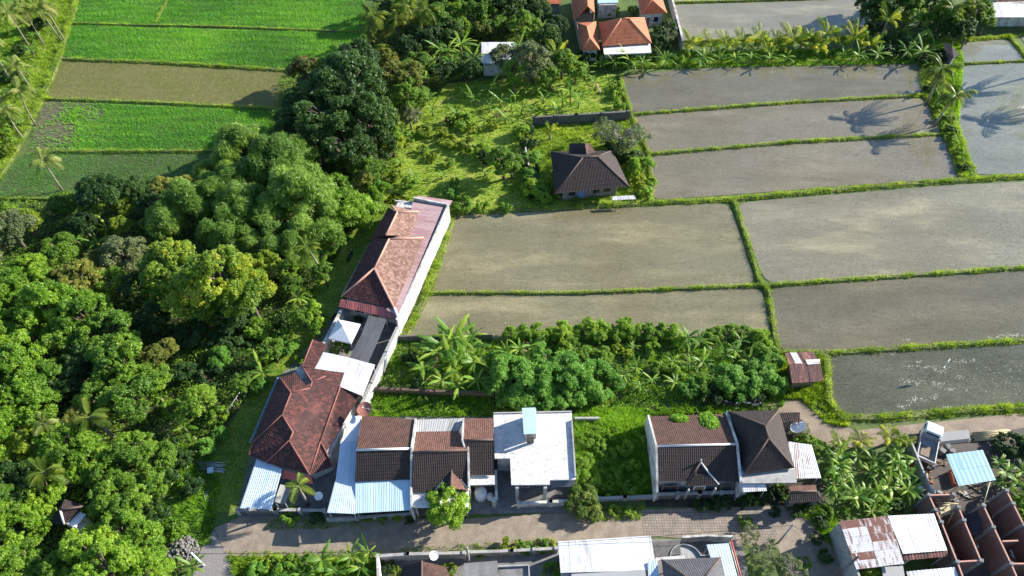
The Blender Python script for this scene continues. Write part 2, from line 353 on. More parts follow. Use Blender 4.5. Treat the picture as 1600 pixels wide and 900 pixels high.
def tile(parent, P, mat, name='roof_slope', pitch=.2, course=.3, amp=.024, thick=.12):
    """clay-tile slope over polygon P (first edge = eave), rolls and courses as geometry"""
    P = [Vector(p) for p in P]
    n = Vector((0, 0, 0))
    for i in range(len(P)):
        a, b = P[i], P[(i + 1) % len(P)]
        n += Vector(((a.y - b.y) * (a.z + b.z), (a.z - b.z) * (a.x + b.x), (a.x - b.x) * (a.y + b.y)))
    n.normalize()
    if n.z < 0: n = -n
    u = P[1] - P[0]; u -= n * u.dot(n); u.normalize(); v = n.cross(u)
    if v.z < 0: u = -u; v = n.cross(u)
    o = P[0]
    Q = [((p - o).dot(u), (p - o).dot(v), (p - o).dot(n)) for p in P]
    ar = sum(Q[i][0] * Q[(i + 1) % len(Q)][1] - Q[(i + 1) % len(Q)][0] * Q[i][1] for i in range(len(Q)))
    if ar < 0: Q.reverse()
    u0, u1 = min(q[0] for q in Q), max(q[0] for q in Q); v0, v1 = min(q[1] for q in Q), max(q[1] for q in Q)
    prof = (0, .9, 1, .35); st = pitch / 4
    nu = int((u1 - u0) / st) + 2; nv = int((v1 - v0) / course) + 1
    V = []; Fc = []
    for j in range(nv):
        va = v0 + j * course; jit = random.uniform(-.012, .012)
        for (vv, hh) in ((va, .018 + jit * .6), (va + course, .0)):
            for i in range(nu + 1): V.append((u0 + i * st, vv, hh + amp * prof[i % 4]))
        b0 = j * 2 * (nu + 1)
        for i in range(nu): Fc.append((b0 + i, b0 + i + 1, b0 + nu + 2 + i, b0 + nu + 1 + i))
    m = bpy.data.meshes.new(name); m.from_pydata(V, [], Fc)
    bm = bmesh.new(); bm.from_mesh(m)
    k = len(Q)
    for i in range(k):
        a, b = Q[i], Q[(i + 1) % k]
        ex, ey = b[0] - a[0], b[1] - a[1]; l = math.hypot(ex, ey)
        if l < 1e-4: continue
        bmesh.ops.bisect_plane(bm, geom=bm.verts[:] + bm.edges[:] + bm.faces[:], plane_co=(a[0], a[1], 0), plane_no=(ey / l, -ex / l, 0), clear_outer=True)
    uvl = bm.loops.layers.uv.new('UVMap')
    off = random.uniform(0, 50)
    for f in bm.faces:
        c = f.calc_center_median()
        for lp in f.loops: lp[uvl].uv = (lp.vert.co.x * .999 + off, c.y + (lp.vert.co.y - c.y) * .9 + off)
    # follow a slightly twisted outline
    co_ = np.array([x.co[:] for x in bm.verts]) if bm.verts else np.zeros((0, 3))
    offn = np.zeros(len(co_)); best = np.full(len(co_), -1e9)
    for t in range(1, k - 1):
        A, B, C = Q[0], Q[t], Q[t + 1]
        d = (B[1] - C[1]) * (A[0] - C[0]) + (C[0] - B[0]) * (A[1] - C[1])
        if abs(d) < 1e-6: continue
        l1 = ((B[1] - C[1]) * (co_[:, 0] - C[0]) + (C[0] - B[0]) * (co_[:, 1] - C[1])) / d
        l2 = ((C[1] - A[1]) * (co_[:, 0] - C[0]) + (A[0] - C[0]) * (co_[:, 1] - C[1])) / d
        l3 = 1 - l1 - l2; mn = np.minimum(np.minimum(l1, l2), l3)
        val = l1 * A[2] + l2 * B[2] + l3 * C[2]; s = mn > best
        offn[s] = val[s]; best[s] = mn[s]
    po = parent.location if parent else Vector((0, 0, 0))
    for x, dn in zip(bm.verts, offn):
        q = x.co; x.co = o + u * q.x + v * q.y + n * (q.z + float(dn)) - po
    # solid underside and edge
    top = [bm.verts.new(p + n * .02 - po) for p in P]; bot = [bm.verts.new(p - n * thick - po) for p in P]
    try:
        bm.faces.new(bot)
        for i in range(len(P)): bm.faces.new((top[i], bot[i], bot[(i + 1) % len(P)], top[(i + 1) % len(P)]))
    except ValueError: pass
    bm.to_mesh(m); bm.free(); m.materials.append(mat)
    return link(name, m, parent)
def sheets(parent, a, b, c, d, nx, ny, mat, rib=.2, amp=.03, name='sheet', gap=.0, wob=.015):
    """corrugated sheets over quad a(top left) b(top right) c(bottom right) d(bottom left); each sheet its own part"""
    a, b, c, d = map(Vector, (a, b, c, d)); n = (b - a).cross(d - a).normalized()
    if n.z < 0: n = -n
    bil = lambda s, t: (a.lerp(b, s)).lerp(d.lerp(c, s), t)
    wid = ((b - a).length + (c - d).length) / 2; ln = ((d - a).length + (c - b).length) / 2
    out = []
    for j in range(ny):
        for i in range(nx):
            s0, s1 = i / nx, (i + 1) / nx + (.012 if i < nx - 1 else 0); t0, t1 = j / ny, (j + 1) / ny + (.02 if j < ny - 1 else 0)
            k = max(2, int((s1 - s0) * wid / rib)) * 4; prof = (0, 0, 1, 1); V = []; Fc = []; UV = []
            w0, w1 = random.uniform(0, wob), random.uniform(0, wob)
            rows = max(1, int((t1 - t0) * ln / 1.2))
            for r in range(rows + 1):
                tt = t0 + (t1 - t0) * r / rows
                for q in range(k + 1):
                    ss = s0 + (s1 - s0) * q / k
                    h = amp * .55 * prof[q % 4] + (ny - 1 - j) * .012 + (i % 2) * .008 + w0 * (1 - r / rows) + w1 * (r / rows)
                    V.append(local(parent, bil(ss, tt) + n * h)); UV.append((ss * wid, tt * ln))
            nb = len(V)
            for r in range(rows):
                for q in range(k): e = r * (k + 1) + q; Fc.append([e, e + 1, e + k + 2, e + k + 1])
            m = pmesh(name, V, Fc, mat); uvl = m.uv_layers.new(name='UVMap')
            for lp in m.loops: uvl.data[lp.index].uv = UV[lp.vertex_index]
            out.append(link(name, m, parent))
    # purlins under the sheets
    for t in (.08, .92):
        p, q = bil(.02, t) - n * .07, bil(.98, t) - n * .07
        tube('purlin', parent, [p, q], .045, M['wood'], 5)
    return out
def inset(poly, d):
    c = sum((Vector((p[0], p[1], 0)) for p in poly), Vector()) / len(poly)
    return [Vector((p[0], p[1], 0)) + (c - Vector((p[0], p[1], 0))).normalized() * d for p in poly]
def wall_run(name, label, pts, h, mat, th=.18, cat='wall', z0=0, cap=None, posts=0, group=None):
    """a free-standing wall along a polyline of world points"""
    t = thing(name, label, cat, (pts[0].x, pts[0].y, 0), 0, group)
    for a, b in zip(pts[:-1], pts[1:]):
        d = (b - a); d.z = 0; l = d.length; ang = math.atan2(d.y, d.x); m = (a + b) / 2
        box('panel', t, (m.x, m.y, z0 + h / 2), (l, th, h), ang, mat)
        if cap: box('coping', t, (m.x, m.y, z0 + h + .035), (l + th * .6, th + .1, .07), ang, cap)
        if posts:
            k = max(1, round(l / posts))
            for i in range(k + 1):
                p = a.lerp(b, i / k); box('pier', t, (p.x, p.y, z0 + h / 2 + .09), (th + .14, th + .14, h + .18), ang, cap or mat)
    return t
def opening(parent, a, b, z0, z1, mat, frame, out=.03, name='window'):
    """window or door leaf on the wall line a-b (xy), standing proud of it towards the camera side"""
    a, b = Vector((a[0], a[1], 0)), Vector((b[0], b[1], 0)); d = b - a; ang = math.atan2(d.y, d.x); nrm = Vector((d.y, -d.x, 0)).normalized()
    m = (a + b) / 2 + nrm * out; hh = z1 - z0
    f = box(name, parent, (m.x, m.y, (z0 + z1) / 2), (d.length, .08, hh), ang, frame)
    m2 = m + nrm * .035
    p = box('pane', None, (m2.x, m2.y, (z0 + z1) / 2), (d.length * .84, .03, hh * .88), ang, mat)
    p.data.transform(Matrix.Translation(-parent.location)); p.parent = f
    return f
def xy(*ps): return [(p.x, p.y) for p in ps]

# ------------------------------------------------------------------ the setting: ground, lanes, paddies
g = sheet_poly('ground', [Vector(p) for p in ((-1500, -600, 0), (1500, -600, 0), (1500, 2400, 0), (-1500, 2400, 0))], M['ground'], -.02)
def px_poly(s, z=0): return [R(*map(float, q.split(',')), z) for q in s.split()]
def round_poly(pts, it=2):
    for _ in range(it):
        o = []
        for i in range(len(pts)):
            a, b = pts[i], pts[(i + 1) % len(pts)]
            l = (b - a).length; k = min(.25, 1.0 / max(l, .01))
            o += [a.lerp(b, k), a.lerp(b, 1 - k)]
        pts = o
    return pts
forest = px_poly('-420,330 0,318 120,318 280,300 420,230 440,120 560,70 590,-20 860,-20 890,100 700,130 640,190 610,290 560,345 520,420 440,560 330,690 240,800 290,860 280,930 -300,980')
sheet_poly('woodland_floor', forest, M['litter'], -.008)
clearing = px_poly('640,190 700,130 960,115 980,180 1015,240 1010,312 700,332 600,318 590,290')
sheet_poly('meadow', clearing, mottled('meadow_turf', [(.3, (.13, .21, .016)), (.5, (.24, .33, .028)), (.62, (.33, .33, .07)), (.75, (.33, .25, .14))], .35, scale2=4, stops2=[(.3, (.6, .65, .55)), (.7, (1.2, 1.15, 1.1))]), -.004)
strip = px_poly('560,350 615,300 640,310 520,500 440,640 372,800 330,800 330,720 420,560 500,440')
sheet_poly('grass_path', strip, M['lawn'], -.004)
plot = px_poly('622,528 1210,528 1225,640 1010,650 900,645 770,650 585,645 580,606')
sheet_poly('garden_plot', plot, mottled('garden_soil', [(.3, (.05, .05, .022)), (.5, (.075, .095, .025)), (.7, (.12, .1, .055))], .5, scale2=3, stops2=[(.3, (.6, .6, .6)), (.7, (1.2, 1.2, 1.1))]), -.004)
lot = px_poly('900,655 1010,655 1020,772 902,772')
sheet_poly('grassy_lot', lot, M['lawn'], .004)
yard = px_poly('1415,690 1600,660 1760,700 1760,940 1500,940 1455,790')
sheet_poly('building_yard', yard, mottled('yard_soil', [(.3, (.045, .037, .032)), (.6, (.085, .068, .057))], 1.0), .002)  # dark soil colour carries the shade of the surrounding walls
house_yard = px_poly('372,790 395,690 440,585 500,520 530,478 625,500 578,600 560,650 900,650 905,800 372,812')
sheet_poly('house_yard', house_yard, M['concrete'], .0)
yard2 = px_poly('1005,645 1240,640 1290,760 1290,792 1010,792')
sheet_poly('front_yard', yard2, M['litter'], .0)
lower_yard = px_poly('590,865 735,862 872,852 1025,842 1160,845 1180,960 590,960')
sheet_poly('lower_yard', lower_yard, M['concrete'], .0)
road = px_poly('335,825 375,808 560,806 700,812 900,800 1010,796 1225,790 1300,800 1325,905 1370,990 1300,990 1235,905 1215,855 1025,838 872,848 735,858 600,866 480,870 352,868')
sheet_poly('lane', road, M['lane'], .006)
pav = px_poly('1003,799 1212,794 1214,852 1025,838 1005,836')
sheet_poly('paved_lane', pav, M['paver'], .012)
fork = px_poly('335,828 352,868 372,900 380,960 290,960 305,880 318,850')
sheet_poly('gravel_path', fork, M['gravel'], .008)
track = px_poly('1195,630 1250,626 1290,660 1340,672 1600,645 1760,632 1760,672 1600,668 1480,690 1330,700 1270,690 1225,650')
sheet_poly('dirt_track', track, M['dirt'], .006)
stream = px_poly('165,690 200,690 280,650 300,640 265,672 205,712 185,725 165,715')
sheet_poly('stream', stream, M['water_brown'], .004)

PADDY = {}
def paddy(key, s, mat):
    pts = round_poly(px_poly(s)); PADDY[key] = pts
    sheet_poly('paddy_water', pts, M[mat], .03)
paddy('main', '706,337 1139,317 1158,372 1182,446 900,458 664,458', 'water_beige')
paddy('mainlow', '660,461 900,461 1191,449 1206,532 632,532', 'water_beige')
paddy('rightbig', '1150,317 1480,290 1780,276 1780,406 1195,443', 'water_grey')
paddy('rightmid', '1203,450 1780,411 1780,522 1600,532 1285,551 1217,551', 'water_brown')
paddy('rightlow', '1289,556 1600,535 1780,522 1780,622 1600,634 1400,650 1318,652 1297,628', 'water_green')
paddy('up1', '1014,244 1240,225 1477,212 1503,278 1300,292 1150,304 1018,313', 'water_taupe')
paddy('up2', '986,182 1240,163 1441,152 1477,208 1240,221 1013,240', 'water_taupe')
paddy('up3', '968,118 1150,103 1436,94 1443,148 1240,158 986,178', 'water_brown')
paddy('up4', '1046,8 1210,3 1310,0 1345,0 1356,58 1062,64', 'water_grey')
paddy('up5', '1046,2 1030,-90 1345,-90 1345,-4 1210,-1', 'water_grey')
paddy('farright', '1503,103 1620,97 1800,88 1800,262 1620,270 1522,274 1492,205', 'water_blue')
paddy('farsmall', '1500,67 1578,61 1603,94 1503,99', 'water_blue')
paddy('fartop', '1590,52 1800,40 1800,84 1618,92', 'water_blue')
RICE = {}
def field(key, s, mat):
    pts = px_poly(s); RICE[key] = pts; sheet_poly('rice_field', pts, M[mat], .0)
field('f0', '124,-5 130,-90 560,-90 575,50 118,36', 'ricemud')
field('f2', '112,40 575,53 585,95 440,108 240,96 98,90', 'ricemud')
field('f3', '92,96 240,100 470,114 470,171 70,153', 'drymud')
field('f4', '67,158 470,176 400,236 45,236', 'ricemud')
field('f5', '40,240 400,240 330,300 0,310 -20,300', 'ricemud')
field('f6', '-120,-80 60,-80 30,60 10,100 -160,120', 'ricemud')
# bunds: earth ridges
BUNDS = []
def bund(s, wid=.6, h=.28):
    pts = px_poly(s); Q = [pts[0]]
    for a, b in zip(pts[:-1], pts[1:]):
        n = max(1, int((b - a).length / 1.5))
        Q += [a.lerp(b, (i + 1) / n) for i in range(n)]
    V = []; Fc = []
    for i, p in enumerate(Q):
        d = (Q[min(i + 1, len(Q) - 1)] - Q[max(i - 1, 0)]).normalized(); s_ = Vector((-d.y, d.x, 0))
        ww = wid * random.uniform(.75, 1.25); c = p + s_ * random.uniform(-.08, .08)
        for k, z in ((-1, -.02), (-.6, h * random.uniform(.8, 1.1)), (.6, h * random.uniform(.8, 1.1)), (1, -.02)): V.append(c + s_ * (k * ww * .5) + Vector((0, 0, z)))
    for i in range(len(Q) - 1):
        for k in range(3): e = i * 4 + k; Fc.append([e, e + 1, e + 5, e + 4])
    m = pmesh('paddy_bund', V, Fc, M['bundsoil'])
    if m.polygons and m.polygons[1].normal.z < 0: m.flip_normals()
    tag(link('paddy_bund', m), None, None, None, 'structure')
    BUNDS.append((Q, wid, h))
for s, wd in (('695,334 900,324 1145,312 1300,298 1480,284 1600,276 1790,266', 1.0), ('1145,312 1165,370 1186,440 1200,456 1213,545', .75),
              ('660,459 900,459 1190,447', .6), ('1190,447 1400,433 1600,419 1790,405', .7), ('1215,551 1285,553 1400,546 1600,533 1790,519', .8),
              ('1290,556 1294,628 1316,655 1400,652 1600,636 1790,624', 1.0), ('1013,242 1240,223 1477,210', .75), ('985,180 1240,160.5 1441,150', .7),
              ('1440,85 1447,150 1478,205 1505,278', 1.3), ('1455,85 1470,130 1495,205 1522,280', 1.2), ('1046,66 1210,63 1356,60', .6), ('1046,5 1210,1 1310,-3', .6),
              ('1490,101 1620,95.5', .6), ('1575,56 1612,100', 1.0), ('1480,66 1575,58 1800,36', 1.0), ('707,334 668,458 628,532', 1.3), ('968,118 986,180 1014,243 1018,315', .8),
              ('115,38 350,43 575,52', .5), ('95,93 240,98 470,112', .9), ('70,155.5 240,161 470,174', .7), ('60,238 340,237 400,238', .8), ('130,-40 118,10 92,92 66,156 20,242 -10,290', 1.4), ('100,-40 85,20 62,92 38,156 0,242', 1.6), ('-10,312 120,312', .7), ('268,-10 243,37', .5), ('960,105 1150,100 1440,92', 1.0)):
    bund(s, wd * .82)

# ------------------------------------------------------------------ buildings
A_ANG = math.radians(14.3)
class Frame:
    def __init__(s, o, ang): s.o = o; s.e1 = Vector((math.cos(ang), -math.sin(ang), 0)); s.e2 = Vector((math.sin(ang), math.cos(ang), 0)); s.ang = ang
    def __call__(s, x, y, z=0): return Vector((s.o.x, s.o.y, 0)) + s.e1 * x + s.e2 * y + Vector((0, 0, z))
def fin(name, parent, prof, th, mat, z0=0.0, up=.2):
    """party wall: vertical wall whose top follows the roof profile"""
    V = []; Fc = []; k = len(prof)
    for i, p in enumerate(prof):
        a = prof[max(i - 1, 0)]; b = prof[min(i + 1, k - 1)]; d = Vector((b.x - a.x, b.y - a.y, 0)).normalized(); s = Vector((-d.y, d.x, 0)) * th / 2
        q = Vector((p.x, p.y, 0))
        for v in (q - s + Vector((0, 0, z0)), q + s + Vector((0, 0, z0)), q + s + Vector((0, 0, p.z + up)), q - s + Vector((0, 0, p.z + up))): V.append(local(parent, v))
    for i in range(k - 1):
        for e in range(4): Fc.append([i * 4 + e, i * 4 + (e + 1) % 4, i * 4 + 4 + (e + 1) % 4, i * 4 + 4 + e])
    Fc += [[3, 2, 1, 0], [k * 4 - 4, k * 4 - 3, k * 4 - 2, k * 4 - 1]]
    m = pmesh(name, V, Fc, mat); bm = bmesh.new(); bm.from_mesh(m); bmesh.ops.recalc_face_normals(bm, faces=bm.faces[:]); bm.to_mesh(m); bm.free()
    return link(name, m, parent)
def slab(name, parent, pts, th, mat): return prism(name, parent, [(p.x, p.y) for p in pts], pts[0].z - th, pts[0].z, mat)
def quad_slab(name, parent, a, b, c, d, th, mat):
    P = [Vector(p) for p in (a, b, c, d)]; n = (P[1] - P[0]).cross(P[3] - P[0]).normalized()
    if n.z < 0: P.reverse(); n = -n
    V = [local(parent, p) for p in P] + [local(parent, p - n * th) for p in P]
    return link(name, pmesh(name, V, [[0, 1, 2, 3], [7, 6, 5, 4]] + [[i, i + 4, (i + 1) % 4 + 4, (i + 1) % 4] for i in range(4)], mat), parent)
def post(parent, p, z1, mat=None, r=.06, z0=0, name='post'): return tube(name, parent, [(p.x, p.y, z0), (p.x, p.y, z1)], r, mat or M['wood'], 6)
def hip(t, bl, br, fr, fl, rb, rf, mat, rmat, r=.13):
    """hip roof: eave corners, ridge back and front points (ridge runs away from the camera or across)"""
    tile(t, [fl, fr, rf], mat) if (rf - rb).length < .3 or True else None
def house_hip_deep(t, bl, br, fr, fl, rb, rf, mat, rm, matf=None):
    """ridge runs front to back"""
    tile(t, [fl, fr, rf], matf or mat); tile(t, [br, bl, rb], mat); tile(t, [bl, fl, rf, rb], mat); tile(t, [fr, br, rb, rf], mat)
    ridge(t, [rb, rf], rm); [ridge(t, [a, b], rm) for a, b in ((rf, fl), (rf, fr), (rb, bl), (rb, br))]
def house_hip_wide(t, bl, br, fr, fl, rl, rr, mat, rm):
    """ridge runs left to right"""
    tile(t, [fl, fr, rr, rl], mat); tile(t, [br, bl, rl, rr], mat); tile(t, [bl, fl, rl], mat); tile(t, [fr, br, rr], mat)
    ridge(t, [rl, rr], rm); [ridge(t, [a, b], rm) for a, b in ((rl, fl), (rl, bl), (rr, fr), (rr, br))]

# --- long compound house with maroon lean-to
fa = Frame(R(530, 478, 3), A_ANG)
t = thing('long_house', 'long narrow house with sunlit orange tiles and a maroon sheet strip beside the paddies', 'house', (fa(3.5, 9).x, fa(3.5, 9).y, 0))
prism('wall', t, [fa(.35, 1.2), fa(6.9, 1.2), fa(6.9, 18.7), fa(.35, 18.7)], 0, 2.75, M['wall_white'])
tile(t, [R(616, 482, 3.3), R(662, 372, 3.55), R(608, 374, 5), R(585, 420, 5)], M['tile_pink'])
tile(t, [R(534, 463, 3.1), R(616, 482, 3.3), R(585, 420, 5)], M['tile_red'])  # front and left slopes get darker red tiles: shade put into colour
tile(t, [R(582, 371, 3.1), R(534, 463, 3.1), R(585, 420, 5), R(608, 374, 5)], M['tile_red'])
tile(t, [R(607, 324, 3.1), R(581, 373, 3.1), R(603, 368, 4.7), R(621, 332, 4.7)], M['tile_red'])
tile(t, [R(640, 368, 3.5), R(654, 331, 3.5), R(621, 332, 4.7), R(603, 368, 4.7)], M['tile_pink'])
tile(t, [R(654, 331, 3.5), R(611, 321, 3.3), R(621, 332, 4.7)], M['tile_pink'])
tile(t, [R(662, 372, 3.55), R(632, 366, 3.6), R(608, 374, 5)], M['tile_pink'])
for a, b in (((585, 420, 5), (534, 463, 3.1)), ((585, 420, 5), (616, 482, 3.3)), ((585, 420, 5), (608, 374, 5)), ((608, 374, 5), (662, 372, 3.55)), ((603, 368, 4.7), (621, 332, 4.7)), ((621, 332, 4.7), (654, 331, 3.5)), ((621, 332, 4.7), (611, 321, 3.3))):
    ridge(t, [R(*a) + Vector((0, 0, .06)), R(*b) + Vector((0, 0, .06))], M['ridge_pink'], .12)
sheets(t, R(604, 484, 3.28), R(645, 316, 3.28), R(692, 324, 3.08), R(622, 493, 3.08), 16, 1, M['maroon_sheet'], .22, .035)
sheets(t, R(532, 467, 3.08), R(618, 484, 3.12), R(621, 499, 2.65), R(529, 479, 2.65), 9, 1, M['redskirt'], .2, .035)
fin('side_wall', t, [fa(7.08, 18.9, 3.2), fa(7.08, -.3, 3.0)], .2, M['wall_white'], 0, .12)
fin('back_parapet', t, [fa(2.3, 18.95, 3.3), fa(6.9, 18.95, 3.2)], .25, M['wall_white'], 0, .12)
fin('back_wall', t, [fa(-.1, 18.4, 2.7), fa(2.3, 18.7, 2.7)], .2, M['wall_white'], 0, .1)
sheets(t, fa(2.4, 20.1, 2.7), fa(7.2, 20.3, 2.7), fa(7.2, 19.1, 2.95), fa(2.4, 19.1, 2.95), 5, 1, M['maroon_sheet'], .22)
ridge(t, [R(616, 481, 3.36), R(622, 497, 3.0)], M['ridge_white'], .16, 'hip_flashing')
tube('gutter', t, [R(533, 464, 2.98), R(607, 325, 2.98)], .07, M['steel'], 6)
for yy in (3, 7, 11, 15): opening(t, fa(.33, yy + 1.1), fa(.33, yy), .9, 2.2, M['glass'], M['wood'])
opening(t, fa(3.2, 1.18), fa(4.2, 1.18), .02, 2.15, M['wood'], M['white'], name='door')
opening(t, fa(1.0, 1.18), fa(2.4, 1.18), .9, 2.1, M['glass'], M['white'])
# --- courtyard between the two compound houses
wall_run('courtyard_wall', 'white plastered wall along the grass path beside the white canopy', [fa(.02, .1), fa(.02, -4.9)], 2.1, M['wall_white'], .22, cap=M['wall_white'])
wall_run('boundary_wall', 'grey white wall between the courtyard and the banana plot', [fa(7.12, -.55), fa(7.0, -8.2), fa(7.0, -11.2)], 1.9, M['wall_white'], .25, cap=M['wall_grey'])
t = thing('canopy_tent', 'white pyramid canopy in the courtyard next to the dark strip roof', 'canopy', fa(1.8, -2.8))
C4 = [fa(.4, -1.5, 2.5), fa(3.1, -1.5, 2.5), fa(3.1, -4.2, 2.5), fa(.4, -4.2, 2.5)]; ap = fa(1.7, -2.8, 3.35)
for i in range(4):
    a, b = C4[i], C4[(i + 1) % 4]; m = pmesh('canvas_panel', [local(t, p) for p in (a, b, ap, a - Vector((0, 0, .22)), b - Vector((0, 0, .22)))], [[0, 1, 2], [0, 3, 4, 1]], M['white'])
    link('canvas_panel', m, t); post(t, a, 2.45, M['steel'], .04)
t = thing('strip_canopy', 'long dark grey plastic roof strip across the courtyard', 'canopy', fa(4.7, -3))
sheets(t, R(576, 493, 2.7), R(604, 499, 2.7), R(592, 530, 2.62), R(564, 524, 2.62), 2, 1, M['darkfibre'], .15, .02)
sheets(t, R(564, 524, 2.62), R(592, 530, 2.62), R(575, 567, 2.5), R(545, 560, 2.5), 2, 1, M['darkfibre'], .15, .02)
for q in ((576, 495), (603, 500), (547, 558), (574, 565)): post(t, R(*q, 2.5), 2.5, M['steel'], .05)
# --- red tiled house with hips
t = thing('red_house', 'red tiled house with many hips and mossy patches at the lane corner', 'house', tuple(R(460, 660, 0)))
q = lambda x, y, z: R(x, y, z)
prism('wall', t, inset(xy(q(395, 692, 2.8), q(437, 592, 2.8), q(489, 538, 2.8), q(509, 540, 2.8), q(560, 620, 2.5), q(518, 724, 2.5), q(484, 738, 2.8), q(416, 720, 2.8)), .6), 0, 2.4, M['wall_white'])
tr, td = M['tile_red'], M['tile_red']
tile(t, [q(437, 590, 3.1), q(395, 692, 3.0), q(441, 649, 5), q(455, 614, 5)], td)
tile(t, [q(463, 583, 3.1), q(437, 590, 3.1), q(455, 614, 5), q(484, 607, 4.2)], tr)
tile(t, [q(501, 690, 3.05), q(532, 604, 3.05), q(488, 597, 4.2), q(455, 614, 5), q(441, 649, 5), q(458, 676, 4.5)], tr)
tile(t, [q(484, 742, 2.95), q(501, 690, 3.05), q(458, 676, 4.5), q(452, 689, 4.5)], tr)
tile(t, [q(532, 604, 3.05), q(537, 583, 3.1), q(488, 597, 4.2)], tr)
tile(t, [q(537, 583, 3.1), q(472, 573, 3.3), q(488, 597, 4.2)], tr)
tile(t, [q(511, 538, 3.0), q(492, 577, 3.1), q(472, 573, 3.5), q(489, 531, 3.4)], tr)
tile(t, [q(389, 711, 2.75), q(416, 723, 2.9), q(452, 689, 4.5), q(458, 676, 4.5), q(441, 649, 5), q(395, 692, 3.0)], td)
tile(t, [q(416, 723, 2.9), q(484, 742, 2.95), q(452, 689, 4.5)], td)
tile(t, [q(510, 705, 2.6), q(562, 619, 2.6), q(531, 605, 3.07), q(501, 690, 3.07)], tr)
tile(t, [q(484, 743, 2.8), q(520, 728, 2.45), q(501, 690, 3.05)], td)
tile(t, [q(520, 728, 2.45), q(510, 705, 2.6), q(501, 690, 3.05)], td)
for ps in (((441, 649, 5), (455, 614, 5)), ((441, 649, 5), (395, 692, 3)), ((441, 649, 5), (458, 676, 4.5)), ((458, 676, 4.5), (452, 689, 4.5)), ((452, 689, 4.5), (416, 723, 2.9)), ((452, 689, 4.5), (484, 742, 2.95)), ((455, 614, 5), (437, 590, 3.1)), ((455, 614, 5), (484, 607, 4.25)), ((484, 607, 4.25), (488, 597, 4.2)), ((488, 597, 4.2), (472, 573, 3.35)), ((488, 597, 4.2), (509, 588, 3.75)), ((472, 573, 3.5), (489, 531, 3.4)), ((501, 690, 3.1), (532, 604, 3.1)), ((501, 690, 3.1), (484, 742, 2.95)), ((501, 690, 3.1), (520, 728, 2.5)), ((395, 692, 3), (389, 711, 2.75))):
    ridge(t, [q(*p) + Vector((0, 0, .05)) for p in ps], M['ridge_red'], .075)
tube('gutter', t, [q(391, 692, 2.9), q(434, 590, 2.95)], .1, M['pipe_blue'], 6)
opening(t, R(418, 729, 2.0), R(436, 734, 2.0), .02, 2.0, M['wood'], M['white'], name='door')
quad_slab('red_fascia', t, q(442, 734, 2.6), q(486, 745, 2.6), q(490, 757, 2.2), q(441, 747, 2.2), .06, M['reddish'])
t = thing('white_sheet_roof', 'patchy white sheet roof joining the red house to the courtyard', 'roof', tuple(R(545, 585, 0)))
sheets(t, R(505, 550, 3.14), R(546, 559, 3.12), R(538, 582, 3.15), R(491, 577, 3.16), 4, 1, M['white_sheet'], .16, .02)
sheets(t, R(546, 559, 3.08), R(586, 570, 3.02), R(567, 619, 2.95), R(531, 604, 3.12), 4, 1, M['white_sheet'], .16, .02)
for p in ((507, 553), (583, 571), (565, 615)): post(t, R(*p, 2.9), 2.9, M['steel'], .05)
t = thing('carport', 'striped blue white sheet carport in front of the red house', 'carport', tuple(R(405, 760, 0)))
sheets(t, R(402, 714, 2.62), R(441, 733, 2.66), R(424, 796, 2.3), R(375, 794, 2.3), 5, 1, M['blue_sheet'], .2, .04)
for p in ((404, 717), (438, 735), (422, 792), (379, 790)): post(t, R(*p, 2.3), 2.3, M['steel'], .06)
t = thing('side_roof', 'pale blue tapering sheet roof between the red house and the row house', 'roof', tuple(R(540, 730, 0)))
sheets(t, R(551, 650, 3.1), R(566, 649, 3.1), R(558, 690, 3.02), R(532, 690, 3.02), 2, 1, M['white_sheet'], .18, .025)
sheets(t, R(532, 690, 3.0), R(558, 690, 3.0), R(555, 748, 2.9), R(525, 747, 2.9), 3, 1, M['blue_sheet'], .18, .025)  # white roof continued, its blue shade given as sheet colour
sheets(t, R(525, 747, 2.88), R(555, 748, 2.88), R(555, 803, 2.75), R(511, 801, 2.75), 3, 1, M['blue_sheet'], .18, .025)
for p in ((552, 652), (529, 745), (513, 798), (553, 800)): post(t, R(*p, 2.7), 2.7, M['steel'], .06)
# --- row houses
t = thing('row_house', 'row house with brown back roof, black front tiles and pale corrugated awning', 'house', tuple(R(600, 740, 0)))
prism('wall', t, xy(R(560, 749, 3), R(642, 746, 3), R(646, 664, 2.6), R(567, 658, 2.6)), 0, 2.55, M['wall_white'])
bl, br, rl, rr, fl, fr = R(566, 649, 2.85), R(648, 656, 2.85), R(557, 703, 5.0), R(641, 701, 5.0), R(556, 753, 3.2), R(641, 749, 3.2)
tile(t, [br, bl, rl, rr], M['tile_brown']); tile(t, [fl, fr, rr, rl], M['tile_dark'])  # front slope in the darker tiles, its shade is in the colour
ridge(t, [rl, rr], M['ridge_white'], .12)
sheets(t, R(555, 752, 3.1), R(642, 748, 3.1), R(643, 797, 2.6), R(555, 802, 2.6), 7, 1, M['paleblue_sheet'], .16, .03)
fin('party_wall', t, [R(650, 655, 2.9), R(643.5, 701, 5.05), R(642.5, 748, 3.3), R(643.5, 796, 2.7)], .2, M['wall_white'])
for p in ((558, 799), (640, 795)): post(t, R(*p, 2.5), 2.5, M['steel'], .05)
opening(t, R(580, 758, 2.3), R(596, 757, 2.3), .02, 2.1, M['wood'], M['white'], name='door')
t = thing('row_house', 'row house with grey fibre sheets behind rusty red tiles and small porch gable', 'house', tuple(R(690, 740, 0)))
prism('wall', t, xy(R(648, 765, 3), R(729, 759, 3), R(716, 672, 2.9), R(655, 672, 2.9)), 0, 2.6, M['wall_white'])
sheets(t, R(651, 656, 2.85), R(725, 653.5, 2.85), R(717, 676, 3.3), R(650, 676, 3.3), 5, 1, M['fibre'], .2, .03)
rl, rr = R(645, 707, 4.9), R(731, 703, 4.9)
